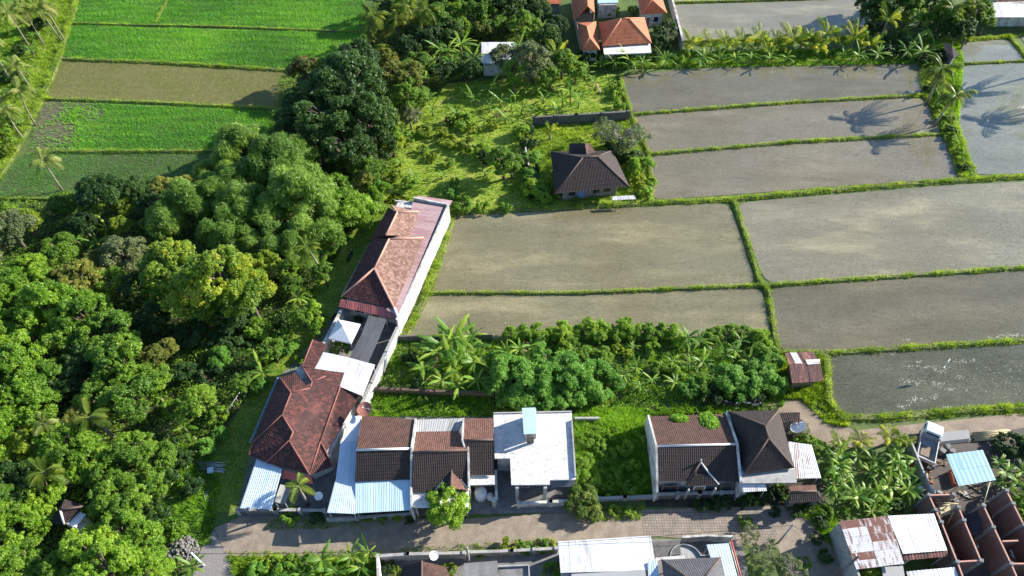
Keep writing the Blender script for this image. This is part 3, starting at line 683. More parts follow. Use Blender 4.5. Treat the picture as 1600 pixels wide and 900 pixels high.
tile(t, [R(717, 674, 3.3), R(651, 675, 3.3), rl, rr], M['tile_rust']); tile(t, [R(645, 769, 3.1), R(731, 762, 3.1), rr, rl], M['tile_dark'])
ridge(t, [rl, rr], M['ridge_brown'], .12)
gt, gf, gl, gr = R(706, 731, 3.95), R(704, 763, 3.95), R(677, 771, 3.0), R(733, 766, 3.0)
tile(t, [gr, gt + (gr - gf) * .05, gt, gf], M['tile_rust'], 'porch_slope'); tile(t, [gl, gf, gt], M['tile_dark'], 'porch_slope')
ridge(t, [gt, gr], M['ridge_white'], .09); ridge(t, [gt, gl], M['ridge_white'], .09); ridge(t, [gt, gf], M['ridge_brown'], .09)
slab('porch_slab', t, [R(643.5, 770, 2.85), R(733, 766, 2.85), R(732, 792, 2.85), R(645, 793, 2.85)], .12, M['white_roof'])
for p in ((649, 789), (728, 789)): post(t, R(*p, 2.7), 2.73, M['wall_white'], .12, name='column')
fin('side_fin', t, [R(731.5, 699, 4.9), R(732.5, 762, 3.2)], .16, M['wall_white'], 0, .15)
opening(t, R(668, 774, 2.4), R(684, 773, 2.4), .02, 2.1, M['wood'], M['white'], name='door'); opening(t, R(695, 773, 2.2), R(720, 772, 2.2), .9, 2.1, M['glass'], M['white'])
t = thing('row_house', 'narrow row house with white canopy beside the white flat roof', 'house', tuple(R(750, 720, 0)))
prism('wall', t, xy(R(736, 741, 3), R(769, 740, 3), R(768, 664, 2.8), R(729, 664, 2.8)), 0, 2.7, M['wall_white'])
rl, rr = R(723, 688, 5.0), R(771, 687, 5.0)
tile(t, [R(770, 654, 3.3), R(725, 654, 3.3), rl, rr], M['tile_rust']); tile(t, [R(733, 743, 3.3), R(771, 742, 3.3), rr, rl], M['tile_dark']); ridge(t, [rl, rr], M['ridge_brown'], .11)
fin('side_fin', t, [R(724.5, 654, 3.3), R(722.5, 688, 5.05), R(727, 702, 4.5)], .16, M['wall_white'], 0, .12)
slab('front_canopy', t, [R(732, 744, 3.0), R(773, 742.5, 3.0), R(773, 757, 3.0), R(733, 758, 3.0)], .12, M['white_roof'])
opening(t, R(742, 752, 2.2), R(752, 752, 2.2), .02, 2.1, M['wood'], M['white'], name='door')
def water_tank(label, p, r, h, mat, z0=0.0):
    o = thing('water_tank', label, 'tank', (p.x, p.y, z0))
    lathe('shell', o, (p.x, p.y, z0), [(r, 0), (r * 1.03, h * .3), (r, h * .33), (r * 1.03, h * .6), (r, h * .63), (r * .98, h * .85), (r * .6, h * .97), (r * .2, h)], mat)
    lathe('lid', o, (p.x, p.y, z0 + h), [(r * .25, -.02), (r * .25, .06), (r * .2, .08)], mat)
    return o
water_tank('large white water tank under the narrow row house canopy', R(751, 771, .6), .62, 1.1, M['white'])
water_tank('small white water tank beside the larger one at the canopy', R(766, 775, .5), .34, .7, M['white'])
# --- white flat-roofed house
t = thing('flat_roof_house', 'flat whitewashed concrete roof house with a small blue stair hut', 'house', tuple(R(835, 700, 0)))
Z = 3.3
outline = [R(x, y, Z) for x, y in ((771, 646), (893, 643.5), (900, 749), (859, 750), (859, 757), (799, 757.5), (797, 716), (773, 716.5))]
prism('roof_slab', t, xy(*outline), Z - .18, Z, M['white_roof'])
prism('wall', t, xy(*[R(x, y, Z) for x, y in ((776, 650), (890, 648), (896, 733), (803, 737), (800, 712), (777, 712))]), 0, Z - .18, M['wall_white'])
fin('parapet', t, [R(893, 657, Z), R(899, 746, Z)], .14, M['wall_grey'], Z - .02, .28)
fin('parapet', t, [R(771, 646, Z), R(893, 643.5, Z)], .14, M['wall_grey'], Z - .02, .12)
hx = [R(818, 652, Z), R(837, 651, Z), R(838, 685, Z), R(820, 686, Z)]
prism('stair_hut', t, xy(*hx), Z, Z + 1.55, M['wall_white'])
quad_slab('hut_roof', t, R(815.5, 637.5, Z + 1.75), R(836.5, 636.5, Z + 1.75), R(838.5, 677.5, Z + 1.62), R(818.5, 678.5, Z + 1.62), .05, M['paleblue_sheet'])
opening(t, R(823, 692, Z + .0), R(834, 692, Z + .0), Z + .05, Z + 1.4, M['glass'], M['wood'], name='door')
for p in ((808, 762), (852, 762)): 
    pp = R(*p, 2.9); box('column', t, (pp.x, pp.y, 1.55), (.32, .32, 3.1), 0, M['wall_grey'])
opening(t, R(815, 742, 2.8), R(828, 742, 2.8), .02, 2.2, M['wood'], M['white'], name='door'); opening(t, R(862, 740, 2.6), R(884, 740, 2.6), .9, 2.2, M['glass'], M['white'])
quad_slab('porch_awning', t, R(860, 751, 2.9), R(899, 750, 2.9), R(896, 760, 2.5), R(862, 762, 2.5), .05, M['darkfibre'])
# --- house with creeper on its back roof
t = thing('gable_house', 'brown tiled gable house with green creeper on the back slope and white gables', 'house', tuple(R(1085, 720, 0)))
prism('wall', t, xy(R(1031, 750, 2.5), R(1150, 748, 2.5), R(1132, 662, 2.4), R(1019, 664, 2.4)), 0, 2.15, M['wall_white'])
bl, br, rl, rr, fl, fr = R(1014, 651, 2.5), R(1134, 647, 2.5), R(1026, 697, 4.3), R(1150, 694, 4.3), R(1028, 752, 2.6), R(1156, 753, 2.6)
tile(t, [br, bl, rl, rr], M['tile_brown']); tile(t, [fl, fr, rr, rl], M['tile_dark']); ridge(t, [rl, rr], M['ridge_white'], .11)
fin('gable_wall', t, [R(1012.5, 650, 2.5), R(1025, 697, 4.35), R(1026.5, 752, 2.7), R(1026.5, 770, 2.0)], .2, M['wall_white'])
fin('gable_wall', t, [R(1135, 646, 2.5), R(1151.5, 694, 4.35), R(1157, 753, 2.7), R(1157.5, 768, 2.1)], .2, M['wall_white'])
gt, gf, gl, gr = R(1095, 722, 3.6), R(1097, 738, 3.5), R(1071, 759, 2.4), R(1123, 757, 2.4)
tile(t, [R(1071, 760, 2.4), R(1123, 758, 2.4), R(1109, 741, 3.05), R(1086, 742, 3.05)], M['tile_dark'], 'porch_slope'); tile(t, [gr, R(1107, 738, 3.1), gt], M['tile_brown'], 'porch_slope'); tile(t, [R(1086, 741, 3.1), gl, gt], M['tile_dark'], 'porch_slope')
ridge(t, [gt, R(1107, 738, 3.15), gr], M['ridge_white'], .08); ridge(t, [gt, gl], M['ridge_brown'], .08)
box('ridge_finial', t, R(1095, 720, 3.75), (.12, .12, .5), 0, M['wall_white'])
for p in ((1076, 765), (1118, 763)): post(t, R(*p, 2.2), 2.2, M['wall_grey'], .12, name='column')
opening(t, R(1086, 757, 2.2), R(1104, 757, 2.2), .02, 1.95, M['wood'], M['white'], name='door'); opening(t, R(1036, 757, 2.2), R(1062, 757, 2.2), .8, 1.9, M['glass'], M['wood']); opening(t, R(1128, 756, 2.2), R(1148, 756, 2.2), .8, 1.9, M['glass'], M['wood'])
# --- hip house next to it
t = thing('hip_house', 'dark hip roofed house with silver awnings beside the dirt track', 'house', tuple(R(1195, 690, 0)))
bl, br, fr, fl, rb, rf = R(1139, 643, 3.2), R(1217, 641, 3.2), R(1241, 731, 3.2), R(1163, 741, 3.2), R(1196, 665, 6.0), R(1201, 685, 6.0)
prism('wall', t, inset(xy(bl, br, fr, fl), .7), 0, 2.95, M['wall_white'])
house_hip_deep(t, bl, br, fr, fl, rb, rf, M['tile_dark'], M['ridge_brown'])
tube('gutter', t, [R(1136, 643, 3.1), R(1160, 741, 3.1)], .1, M['blue'], 6)
slab('porch_slab', t, [R(1158, 737, 2.9), R(1243, 733, 2.9), R(1245, 754, 2.9), R(1160, 755, 2.9)], .14, M['wall_grey'])
sheets(t, R(1157, 745, 2.75), R(1193, 744, 2.75), R(1198, 767, 2.4), R(1161, 769, 2.4), 3, 1, M['silver_sheet'], .16, .03)
sheets(t, R(1232, 690, 3.05), R(1268, 695, 3.0), R(1283, 747, 2.7), R(1233, 748, 2.75), 5, 1, M['silver_sheet'], .16, .035)
for p in ((1163, 765), (1196, 764), (1238, 745), (1280, 744), (1241, 752)): post(t, R(*p, 2.4), 2.4, M['steel'], .05)
opening(t, R(1196, 752, 2.2), R(1210, 751, 2.2), .02, 2.1, M['wood'], M['white'], name='door'); opening(t, R(1172, 750, 2.3), R(1188, 750, 2.3), .9, 2.1, M['glass'], M['white'])
t = thing('gate', 'small tiled gateway roof beside the banana plot', 'gate', tuple(R(1256, 785, 0)))
rl, rr = R(1237, 769, 2.9), R(1276, 767, 2.9)
tile(t, [R(1275, 758, 2.4), R(1229, 760, 2.4), rl, rr], M['tile_rust']); tile(t, [R(1232, 786, 2.35), R(1285, 782, 2.35), rr, rl], M['tile_dark']); ridge(t, [rl, rr], M['ridge_brown'], .1)
for p in ((1241, 776), (1276, 774)): pp = R(*p, 2.2); box('pillar', t, (pp.x, pp.y, 1.2), (.5, .6, 2.4), 0, M['wall_dark'])
a, b = R(1241, 776, 2.2), R(1276, 774, 2.2); m_ = (a + b) / 2; box('gate_leaf', t, (m_.x, m_.y, 1.0), (1.7, .06, 1.9), 0, M['wood'])
t = thing('outbuilding', 'small tiled outbuilding behind the dark hip roofed house', 'shed', tuple(R(1240, 655, 0)))
tile(t, [R(1221, 661, 2.2), R(1234, 658, 2.2), R(1250, 644, 2.6), R(1220, 645, 2.6)], M['tile_dark']); tile(t, [R(1234, 658, 2.2), R(1250, 660, 2.2), R(1250, 644, 2.6)], M['tile_brown'])
prism('wall', t, inset(xy(R(1222, 660, 2), R(1249, 660, 2), R(1249, 648, 2), R(1222, 648, 2)), .3), 0, 2.1, M['wall_dark'])
# --- mid-field hip house
t = thing('farm_house', 'dark hip roofed farm house standing alone at the paddy edge', 'house', tuple(R(920, 270, 0)))
bl, br, fr, fl, rl, rr = R(861, 237, 2.4), R(957, 235, 2.4), R(983, 291, 2.4), R(867, 303, 2.4), R(911, 246, 5.5), R(933, 244, 5.5)
prism('wall', t, inset(xy(bl, br, fr, fl), 1.7), 0, 2.3, M['wall_brown'])
house_hip_wide(t, bl, br, fr, fl, rl, rr, M['tile_dark'], M['ridge_brown'])
tile(t, [R(917, 241, 4.1), R(931, 238, 3.8), R(921, 224, 4.3), R(913, 224, 4.9)], M['tile_brown'], 'rear_slope'); tile(t, [R(889, 240, 3.5), R(917, 243, 4.2), R(914, 224, 4.9), R(890, 224, 3.7)], M['tile_dark'], 'rear_slope')
p_, q_ = inset(xy(bl, br, fr, fl), 1.7)[3], inset(xy(bl, br, fr, fl), 1.7)[2]; w_ = q_ - p_
opening(t, p_ + w_ * .28, p_ + w_ * .4, .02, 1.9, M['pipe_blue'], M['wood'], name='door')
for k in (.1, .55, .75): opening(t, p_ + w_ * k, p_ + w_ * (k + .14), .8, 1.7, M['glass'], M['wood'])
t = thing('lean_to', 'pale metal lean-to sheet at the corner of the farm house', 'roof', tuple(R(972, 312, 0)))
sheets(t, R(957, 307, 1.6), R(990, 305, 1.6), R(994, 311, 1.4), R(956, 313, 1.4), 3, 1, M['white_sheet'], .2)
for p in ((959, 311), (990, 309)): post(t, R(*p, 1.3), 1.35)
# --- orange tiled houses at the top
def orange(label, bl, br, fr, fl, ra, rb_, deep, z=3.0, zr=6.0):
    o = thing('orange_house', label, 'house', tuple(R((fl[0] + fr[0]) / 2, fl[1] - 10, 0)))
    P = [R(*p, z) for p in (bl, br, fr, fl)]; a, b = R(*ra, zr), R(*rb_, zr)
    prism('wall', o, inset(xy(*P), 1.0), 0, z - .15, M['wall_white'])
    (house_hip_deep if deep else house_hip_wide)(o, *P, a, b, M['tile_orange'], M['ridge_orange'])
    p, q_ = inset(xy(*P), 1.0)[3], inset(xy(*P), 1.0)[2]
    w_ = q_ - p
    opening(o, p + w_ * .2, p + w_ * .4, .02, 2.1, M['wood'], M['white'], name='door'); opening(o, p + w_ * .55, p + w_ * .85, .9, 2.0, M['glass'], M['white'])
    return o
t = orange('largest orange tiled hip roof, with a white veranda slab', (936, 36), (1007, 28), (1018, 67), (941, 72), (971, 29), (982, 28), False, 3.0, 6.2)
slab('veranda_slab', t, [R(942, 72, 2.7), R(1016, 68, 2.7), R(1018, 82, 2.7), R(944, 85, 2.7)], .15, M['white_roof'])
orange('narrow orange tiled hip roof beside the largest orange roof', (902, 36), (931, 34), (937, 78), (910, 79), (917, 41), (921, 59), True, 2.9, 4.8)
orange('orange hip roof at the top beside the paddy wall', (994, -14), (1030, -18), (1042, 20), (1002, 23), (1013, -10), (1019, 0), True, 3, 5.4)
t = thing('orange_pavilion', 'orange gabled pavilion with dark open front at the top edge', 'pavilion', tuple(R(915, 15, 0)))
rb_, rf_ = R(918, -22, 5.2), R(918, 9, 5.2)
tile(t, [R(899, -20, 3.6), R(904, 24, 3.6), rf_, rb_], M['tile_orange']); tile(t, [R(929, 20, 3.6), R(926, -22, 3.6), rb_, rf_], M['tile_orange']); ridge(t, [rb_, rf_], M['ridge_orange'])
tile(t, [R(893, -5, 2.9), R(895, 30, 2.9), R(905, 25, 3.5), R(900, -8, 3.5)], M['tile_orange'])
prism('wall', t, xy(R(905, 22, 3.2), R(926, 20, 3.2), R(924, -15, 3.2), R(903, -15, 3.2)), 0, 3.2, M['wall_dark'])
for p in ((904, 25), (928, 22)): post(t, R(*p, 3.3), 3.3, M['wood'], .12)
t = thing('orange_shed', 'low orange roof at the top edge left of the pavilion', 'shed', tuple(R(862, 2, 0)))
tile(t, [R(846, 6, 2.7), R(877, 6, 2.7), R(876, -8, 3.4), R(847, -8, 3.4)], M['tile_orange']); prism('wall', t, inset(xy(R(848, 4, 2.7), R(876, 4, 2.7), R(875, -12, 2.7), R(848, -12, 2.7)), .3), 0, 2.6, M['wall_grey'])
t = thing('guest_house', 'pale blue flat roof between the orange roofs at the top edge', 'house', tuple(R(950, 4, 0)))
prism('wall', t, xy(R(936, 8, 2.5), R(964, 7, 2.5), R(962, -25, 2.5), R(935, -25, 2.5)), 0, 2.5, M['wall_white']); slab('roof_slab', t, [R(934, 5, 2.7), R(966, 4, 2.7), R(964, -25, 2.7), R(933, -25, 2.7)], .18, M['paleblue_sheet'])
wall_run('compound_wall', 'whitish wall along the left of the orange compound', [R(893, 5), R(899, 40), R(908, 84)], 1.9, M['wall_white'], .25, cap=M['wall_grey'])
wall_run('compound_wall', 'long pale wall dividing the orange compound from the paddies', [R(1040, -15), R(1052, 30), R(1064, 80)], 1.9, M['wall_grey'], .25, cap=M['wall_white'])
wall_run('grove_wall', 'dark block wall with a pale coping behind the farm house', [R(834, 196), R(900, 192), R(980, 187)], 1.5, M['wall_dark'], .25, cap=M['wall_dark'], posts=3.5)
wall_run('grove_wall', 'short pale wall left of the farm house garden', [R(821, 240), R(826, 268)], 1.2, M['wall_white'], .2)
t = thing('white_shed', 'white sheet roofed shed half hidden among the trees at the top', 'shed', tuple(R(778, 90, 0)))
sheets(t, R(752, 66, 3.1), R(806, 66, 3.1), R(806, 100, 2.7), R(752, 99, 2.7), 5, 1, M['white_sheet'], .2); prism('wall', t, xy(R(755, 96, 2.7), R(803, 96, 2.7), R(803, 72, 2.7), R(755, 72, 2.7)), 0, 2.6, M['wall_white'])
t = thing('corner_house', 'pink roofed house with white sheet awning at the top right corner', 'house', tuple(R(1590, 5, 0)))
tile(t, [R(1556, 3, 3.2), R(1660, 0, 3.2), R(1650, -25, 5.2), R(1565, -25, 5.2)], M['tile_pink']); sheets(t, R(1546, 4, 3.1), R(1660, 8, 3.1), R(1662, 27, 2.7), R(1553, 27, 2.7), 8, 1, M['white_sheet'], .2)
prism('wall', t, xy(R(1556, 20, 2.6), R(1650, 20, 2.6), R(1650, -30, 2.6), R(1556, -30, 2.6)), 0, 2.6, M['wall_white'])
t = thing('field_hut', 'small brown tiled hut between the palms at the paddy corner', 'hut', tuple(R(1488, 90, 0)))
tile(t, [R(1476, 78, 2.2), R(1490, 91, 2.2), R(1487, 72, 2.9), R(1474, 65, 2.9)], M['tile_pink']); tile(t, [R(1490, 91, 2.2), R(1499, 85, 2.2), R(1487, 72, 2.9)], M['tile_dark']); prism('wall', t, inset(xy(R(1476, 79, 2), R(1490, 91, 2), R(1498, 86, 2), R(1484, 74, 2)), .3), 0, 2.1, M['wall_dark'])
# --- rusty field shed
t = thing('rusty_shed', 'rusty patchwork sheet metal shed at the corner of the paddies', 'shed', tuple(R(1257, 590, 0)))
sheets(t, R(1226, 552, 2.2), R(1270, 549, 2.2), R(1281, 567, 2.55), R(1233, 570, 2.55), 6, 1, M['rust_red'], .13, .025, wob=.06)
sheets(t, R(1233, 569, 2.6), R(1281, 566, 2.6), R(1287, 595, 2.0), R(1237, 599, 2.0), 7, 1, M['rust_red'], .13, .025, wob=.06)
sheets(t, R(1258, 562, 2.62), R(1281, 561, 2.6), R(1281, 568, 2.62), R(1262, 570, 2.64), 1, 1, M['silver_sheet'], .13, .025)
sheets(t, R(1234, 551, 2.27), R(1244, 551, 2.27), R(1254, 568, 2.62), R(1243, 568, 2.62), 1, 1, M['silver_sheet'], .13, .025)
prism('wall', t, inset(xy(R(1230, 558, 2), R(1272, 555, 2), R(1285, 593, 2), R(1239, 596, 2)), .5), 0, 1.9, M['wood'])
# --- building site at the lower right
t = thing('unfinished_house', 'roofless red brick house under construction with grey concrete columns', 'house', tuple(R(1530, 850, 0)))
zt = 3.0
def brick_wall(pts, th=.16):
    pts = [R(*p, zt) for p in pts]
    fin('brick_wall', t, pts, th, M['brick'], 0, 0)
    for a, b in zip(pts[:-1], pts[1:]):
        d = b - a; box('bond_beam', t, (a + b) / 2 + Vector((0, 0, .04)), (d.length, th * .75, .1), math.atan2(d.y, d.x), M['ridge_pink'])
    return pts
for pts, cols in ((((1451, 774), (1472, 820), (1495, 878), (1515, 930)), ((1451, 774), (1461, 797), (1470, 816), (1495, 878))), (((1497, 793), (1532, 876)), ((1497, 793), (1505, 813), (1532, 876))),
                  (((1536, 790), (1579, 881), (1605, 940)), ((1536, 790), (1551, 824), (1579, 881))), (((1572, 767), (1605, 832), (1650, 930)), ((1572, 767), (1582, 787), (1599, 821))),
                  (((1451, 774), (1489, 773)), ((1489, 773),)), (((1495, 878), (1532, 876)), ()), (((1579, 881), (1640, 881)), ()), (((1590, 845), (1566, 846)), ()), (((1605, 832), (1660, 800)), ())):
    brick_wall(pts)
    for c in cols: p = R(*c, zt); box('column', t, (p.x, p.y, 1.6), (.34, .3, 3.2), -.42, M['concrete'])
t2 = thing('tarpaulin', 'black tarpaulin slung between two brick walls of the unfinished house', 'tarp', tuple(R(1520, 830, 0)))
V = []; Fc = []; a, b, c, d = R(1504, 806, 2.2), R(1526, 798, 2.2), R(1544, 833, 1.6), R(1507, 838, 1.5)
for i in range(9):
    for j in range(9):
        s, u_ = i / 8, j / 8; p = a.lerp(b, s).lerp(d.lerp(c, s), u_); V.append(local(t2, p - Vector((0, 0, .35 * math.sin(math.pi * s) * math.sin(math.pi * u_) + random.uniform(0, .05)))))
for i in range(8):
    for j in range(8): Fc.append([i * 9 + j, i * 9 + j + 1, i * 9 + j + 10, i * 9 + j + 9])
link('tarp_cloth', pmesh('tarp_cloth', V, Fc, M['tarp'], True), t2)
t = thing('rusty_workshop', 'workshop roof, half rust streaked, half white sheets, beside the brick walls', 'shed', tuple(R(1400, 850, 0)))
sheets(t, R(1388, 806, 3.25), R(1413, 881, 3.2), R(1338, 890, 2.85), R(1311, 815, 2.9), 6, 2, M['rusty_sheet'], .13, .025, wob=.03)
sheets(t, R(1387, 806, 3.3), R(1459, 802.5, 3.25), R(1480, 860, 3.05), R(1411, 865.5, 3.1), 7, 1, M['white_sheet'], .3, .025)
sheets(t, R(1411, 866, 2.95), R(1480, 861, 2.95), R(1482, 869, 2.75), R(1413, 876, 2.75), 7, 1, M['rust_red'], .3, .03)
sheets(t, R(1416, 893, 2.9), R(1492, 886, 2.9), R(1510, 930, 2.6), R(1430, 935, 2.6), 6, 1, M['white_sheet'], .3)
fin('wall', t, [R(1312, 817, 2.7), R(1340, 892, 2.6), R(1352, 925, 2.6)], .2, M['wall_grey'], 0, 0); fin('wall', t, [R(1314, 816, 2.7), R(1388, 808, 2.9), R(1456, 805, 2.9)], .2, M['wall_grey'], 0, 0)
quad_slab('porch_slab', t, R(1378, 886, 2.5), R(1411, 884, 2.5), R(1418, 925, 2.4), R(1384, 930, 2.4), .1, M['fibre'])
for p in ((1421, 874), (1477, 867), (1339, 886), (1411, 880)): post(t, R(*p, 2.7), 2.7, M['steel'], .06)
t = thing('blue_shelter', 'open shelter with a flat sky blue sheet roof in the building yard', 'shelter', tuple(R(1517, 735, 0)))
sheets(t, R(1478, 710, 3.0), R(1535, 703, 3.05), R(1556, 750, 2.85), R(1498, 759.5, 2.8), 4, 2, M['skyblue_sheet'], .8, .012)
for p in ((1483, 712), (1533, 707), (1551, 748), (1501, 756)): post(t, R(*p, 2.75), 2.8, M['bamboo'], .05)
a = R(1547, 753, 2.7); tube('brace', t, [a, R(1536, 790, 3.1)], .04, M['bamboo'], 6)
# --- houses at the bottom edge
t = thing('white_roof_house', 'broad white sheet roof below the lane at the bottom edge', 'house', tuple(R(950, 880, 0)))
sheets(t, R(872, 846, 3.1), R(1017, 837, 3.1), R(1025, 891, 2.9), R(876, 895, 2.9), 9, 1, M['white_sheet'], .25, .008)
prism('wall', t, xy(R(876, 850, 2.8), R(1014, 842, 2.8), R(1034, 960, 2.8), R(882, 960, 2.8)), 0, 2.6, M['wall_white'])
quad_slab('grey_slope', t, R(893, 897, 2.98), R(1008, 890, 2.98), R(1015, 945, 2.6), R(893, 950, 2.6), .08, M['fibre'])
sheets(t, R(1012, 878, 3.12), R(1026, 873, 3.12), R(1034, 930, 2.7), R(1014, 930, 2.7), 2, 1, M['blue_sheet'], .2)
t = thing('grey_hip_house', 'dark grey hip roof with round balcony at the bottom edge', 'house', tuple(R(1085, 890, 0)))
bl, br, fr, fl, rl, rr = R(1034, 875, 3.1), R(1126, 871, 3.1), R(1146, 965, 3.1), R(1046, 970, 3.1), R(1078, 905, 5.2), R(1100, 903, 5.2)
house_hip_wide(t, bl, br, fr, fl, rl, rr, M['tile_grey'], M['ridge_brown']); prism('wall', t, inset(xy(bl, br, fr, fl), .7), 0, 2.95, M['wall_grey'])
slab('brown_slab', t, [R(1020, 847, 2.7), R(1062, 844, 2.7), R(1064, 866, 2.7), R(1024, 870, 2.7)], .12, M['wall_dark'])
cb = R(1071, 872, 2.6); arc = [Vector((cb.x + 1.35 * math.cos(a_), cb.y + 1.15 * math.sin(a_), 2.6)) for a_ in np.linspace(math.pi, .15, 12)]
prism('balcony', t, [(p.x, p.y) for p in arc] + [(arc[-1].x + 1.6, arc[-1].y), (arc[-1].x + 1.6, arc[-1].y - .9), (arc[0].x, arc[0].y - .9)], 2.4, 2.6, M['wall_grey'])
fin('balcony_rail', t, arc + [arc[-1] + Vector((1.6, 0, 0))], .08, M['wall_grey'], 2.4, .2)
slab('white_ledge', t, [R(1024, 871, 2.9), R(1070, 868, 2.9), R(1071, 873, 2.9), R(1025, 876, 2.9)], .1, M['wall_white'])
t = thing('blue_roof_annex', 'light blue sheet roof with a red edge beside the grey hip roof', 'roof', tuple(R(1130, 885, 0)))
sheets(t, R(1104, 851, 3.0), R(1138, 849, 3.0), R(1157, 920, 2.8), R(1127, 925, 2.8), 4, 1, M['blue_sheet'], .25, .02)
tube('red_edge', t, [R(1142, 843, 2.95), R(1163, 922, 2.75)], .09, M['reddish'], 6); fin('wall', t, [R(1141, 846, 2.7), R(1163, 925, 2.6)], .18, M['wall_white'], 0, 0)
for p in ((1107, 853), (1136, 851)): post(t, R(*p, 2.9), 2.9, M['steel'], .05)
wall_run('front_wall', 'white front wall of the grey roofed house along the lane', [R(1062, 847), R(1100, 844), R(1140, 846)], 1.3, M['wall_white'], .2)
t = thing('dark_tile_house', 'small dark tiled roof behind the lane wall at the bottom edge', 'house', tuple(R(670, 900, 0)))
tile(t, [R(626, 925, 2.6), R(628, 884, 2.6), R(659, 877, 3.5), R(659, 925, 3.5)], M['tile_dark']); tile(t, [R(697, 886, 2.7), R(712, 925, 2.7), R(659, 925, 3.5), R(659, 877, 3.5)], M['tile_brown']); ridge(t, [R(659, 876, 3.55), R(659, 925, 3.55)], M['ridge_brown'])
prism('wall', t, xy(R(634, 890, 2.5), R(695, 890, 2.5), R(700, 930, 2.5), R(634, 930, 2.5)), 0, 2.45, M['wall_grey'])
wall_run('front_wall', 'long grey wall with piers beside the lane above the dark tiled house', [R(594, 877), R(640, 874), R(726, 872)], 1.4, M['wall_grey'], .16, cap=M['wall_grey'], posts=3.0)
wall_run('side_wall', 'white side wall at the bottom beside the banana leaves', [R(594, 880), R(597, 960)], 1.6, M['wall_white'], .25)
t = thing('concrete_roof_house', 'mottled grey concrete flat roof at the bottom centre', 'house', tuple(R(765, 905, 0)))
slab('roof_slab', t, [R(725, 880, 3.0), R(777, 876, 3.0), R(780, 940, 3.0), R(724, 940, 3.0)], .18, M['concrete']); slab('lower_slab', t, [R(778, 886, 2.7), R(826, 884, 2.7), R(829, 940, 2.7), R(779, 940, 2.7)], .15, M['concrete'])
prism('wall', t, xy(R(729, 884, 2.7), R(822, 888, 2.6), R(824, 950, 2.6), R(728, 950, 2.6)), 0, 2.5, M['wall_grey']); fin('parapet', t, [R(778, 886, 2.7), R(826, 884, 2.7), R(829, 935, 2.7)], .14, M['wall_grey'], 2.68, .25)
wall_run('garden_wall', 'low garden wall with hedge between the concrete roof and white roof', [R(735, 868), R(800, 866), R(868, 862)], .9, M['wall_grey'], .16, cap=M['wall_grey'], posts=2.6)
# --- shrine hut in the wood and dark roof at the lower left edge
t = thing('wood_hut', 'tiny dark tiled hut with a white wall among the trees', 'hut', tuple(R(112, 815, 0)))
tile(t, [R(131, 791, 3.2), R(101, 780, 3.2), R(94, 797, 4.0), R(128, 792, 3.7)], M['tile_dark']); tile(t, [R(101, 819, 2.9), R(122, 802, 2.9), R(130, 791, 3.6), R(94, 797, 4.0)], M['tile_dark']); tile(t, [R(101, 780, 3.2), R(76, 818, 2.8), R(100, 819, 2.9), R(94, 797, 4.0)], M['tile_dark'])
ridge(t, [R(94, 797, 4.05), R(130, 791, 3.65)], M['ridge_brown'], .1); ridge(t, [R(94, 797, 4.05), R(100, 819, 2.95)], M['ridge_white'], .1)
prism('wall', t, xy(R(110, 822, 2.6), R(128, 806, 2.6), R(122, 797, 2.6), R(90, 810, 2.6)), 0, 2.7, M['wall_white']); slab('ledge', t, [R(121, 800, 2.75), R(134, 803, 2.75), R(118, 824, 2.75), R(108, 821, 2.75)], .12, M['white']); slab('step', t, [R(124, 815, 1.8), R(133, 818, 1.8), R(128, 828, 1.8), R(119, 826, 1.8)], .12, M['white'])
t = thing('dark_roof_shed', 'dark roofed shed at the bottom left corner under the trees', 'shed', tuple(R(85, 910, 0)))
quad_slab('roof', t, R(68, 884, 3), R(120, 893, 3), R(112, 950, 2.6), R(48, 940, 2.6), .1, M['darkfibre']); prism('wall', t, xy(R(64, 897, 2.6), R(112, 902, 2.6), R(106, 950, 2.6), R(54, 940, 2.6)), 0, 2.5, M['wall_grey'])
# --- garden and lot walls
wall_run('plot_wall', 'low brown wall along the front of the banana garden', [R(582, 612), R(680, 617), R(772, 620)], .8, M['wood'], .2, cap=M['ridge_brown'])
wall_run('plot_wall', 'dark wall at the back of the banana garden by the paddy', [R(620, 533), R(700, 531), R(770, 530)], 1.0, M['wall_dark'], .2)
wall_run('plot_wall', 'low grey wall at the left side of the banana garden', [R(612, 545), R(584, 611)], .9, M['wall_grey'], .2)
wall_run('lot_wall', 'low grey wall behind the grassy vacant lot', [R(897, 660), R(935, 660)], 1.0, M['wall_grey'], .2)
wall_run('lot_front_wall', 'broken pale front wall of the grassy vacant lot', [R(935, 783), R(975, 781), R(1024, 779)], .6, M['wall_grey'], .2, cap=M['wall_grey'], posts=2.6)
wall_run('front_fence', 'low white fence wall in front of the white flat roof house', [R(810, 792), R(860, 790), R(892, 788)], .9, M['wall_white'], .18, cap=M['wall_white'], posts=2.8)
wall_run('front_fence', 'dark front fence with piers before the creeper roofed house', [R(1024, 779), R(1090, 777), R(1158, 775)], 1.0, M['wall_dark'], .2, cap=M['wall_grey'], posts=2.6)
wall_run('front_fence', 'front wall with pale piers before the red tiled house', [R(376, 803), R(435, 803), R(510, 804)], 1.0, M['wall_dark'], .18, cap=M['wall_grey'], posts=2.7)
wall_run('divider_wall', 'thin wall beside the driveway of the narrow row house', [R(775, 745), R(776, 790)], 1.4, M['wall_grey'], .16, cap=M['wall_white'])
wall_run('awning_wall', 'low pale wall under the corrugated awning of the row house', [R(512, 815), R(560, 813), R(650, 806)], .8, M['wall_grey'], .18)
wall_run('yard_wall', 'concrete wall between banana plot and building yard', [R(1416, 700), R(1440, 760), R(1458, 800)], 1.3, M['wall_grey'], .18)

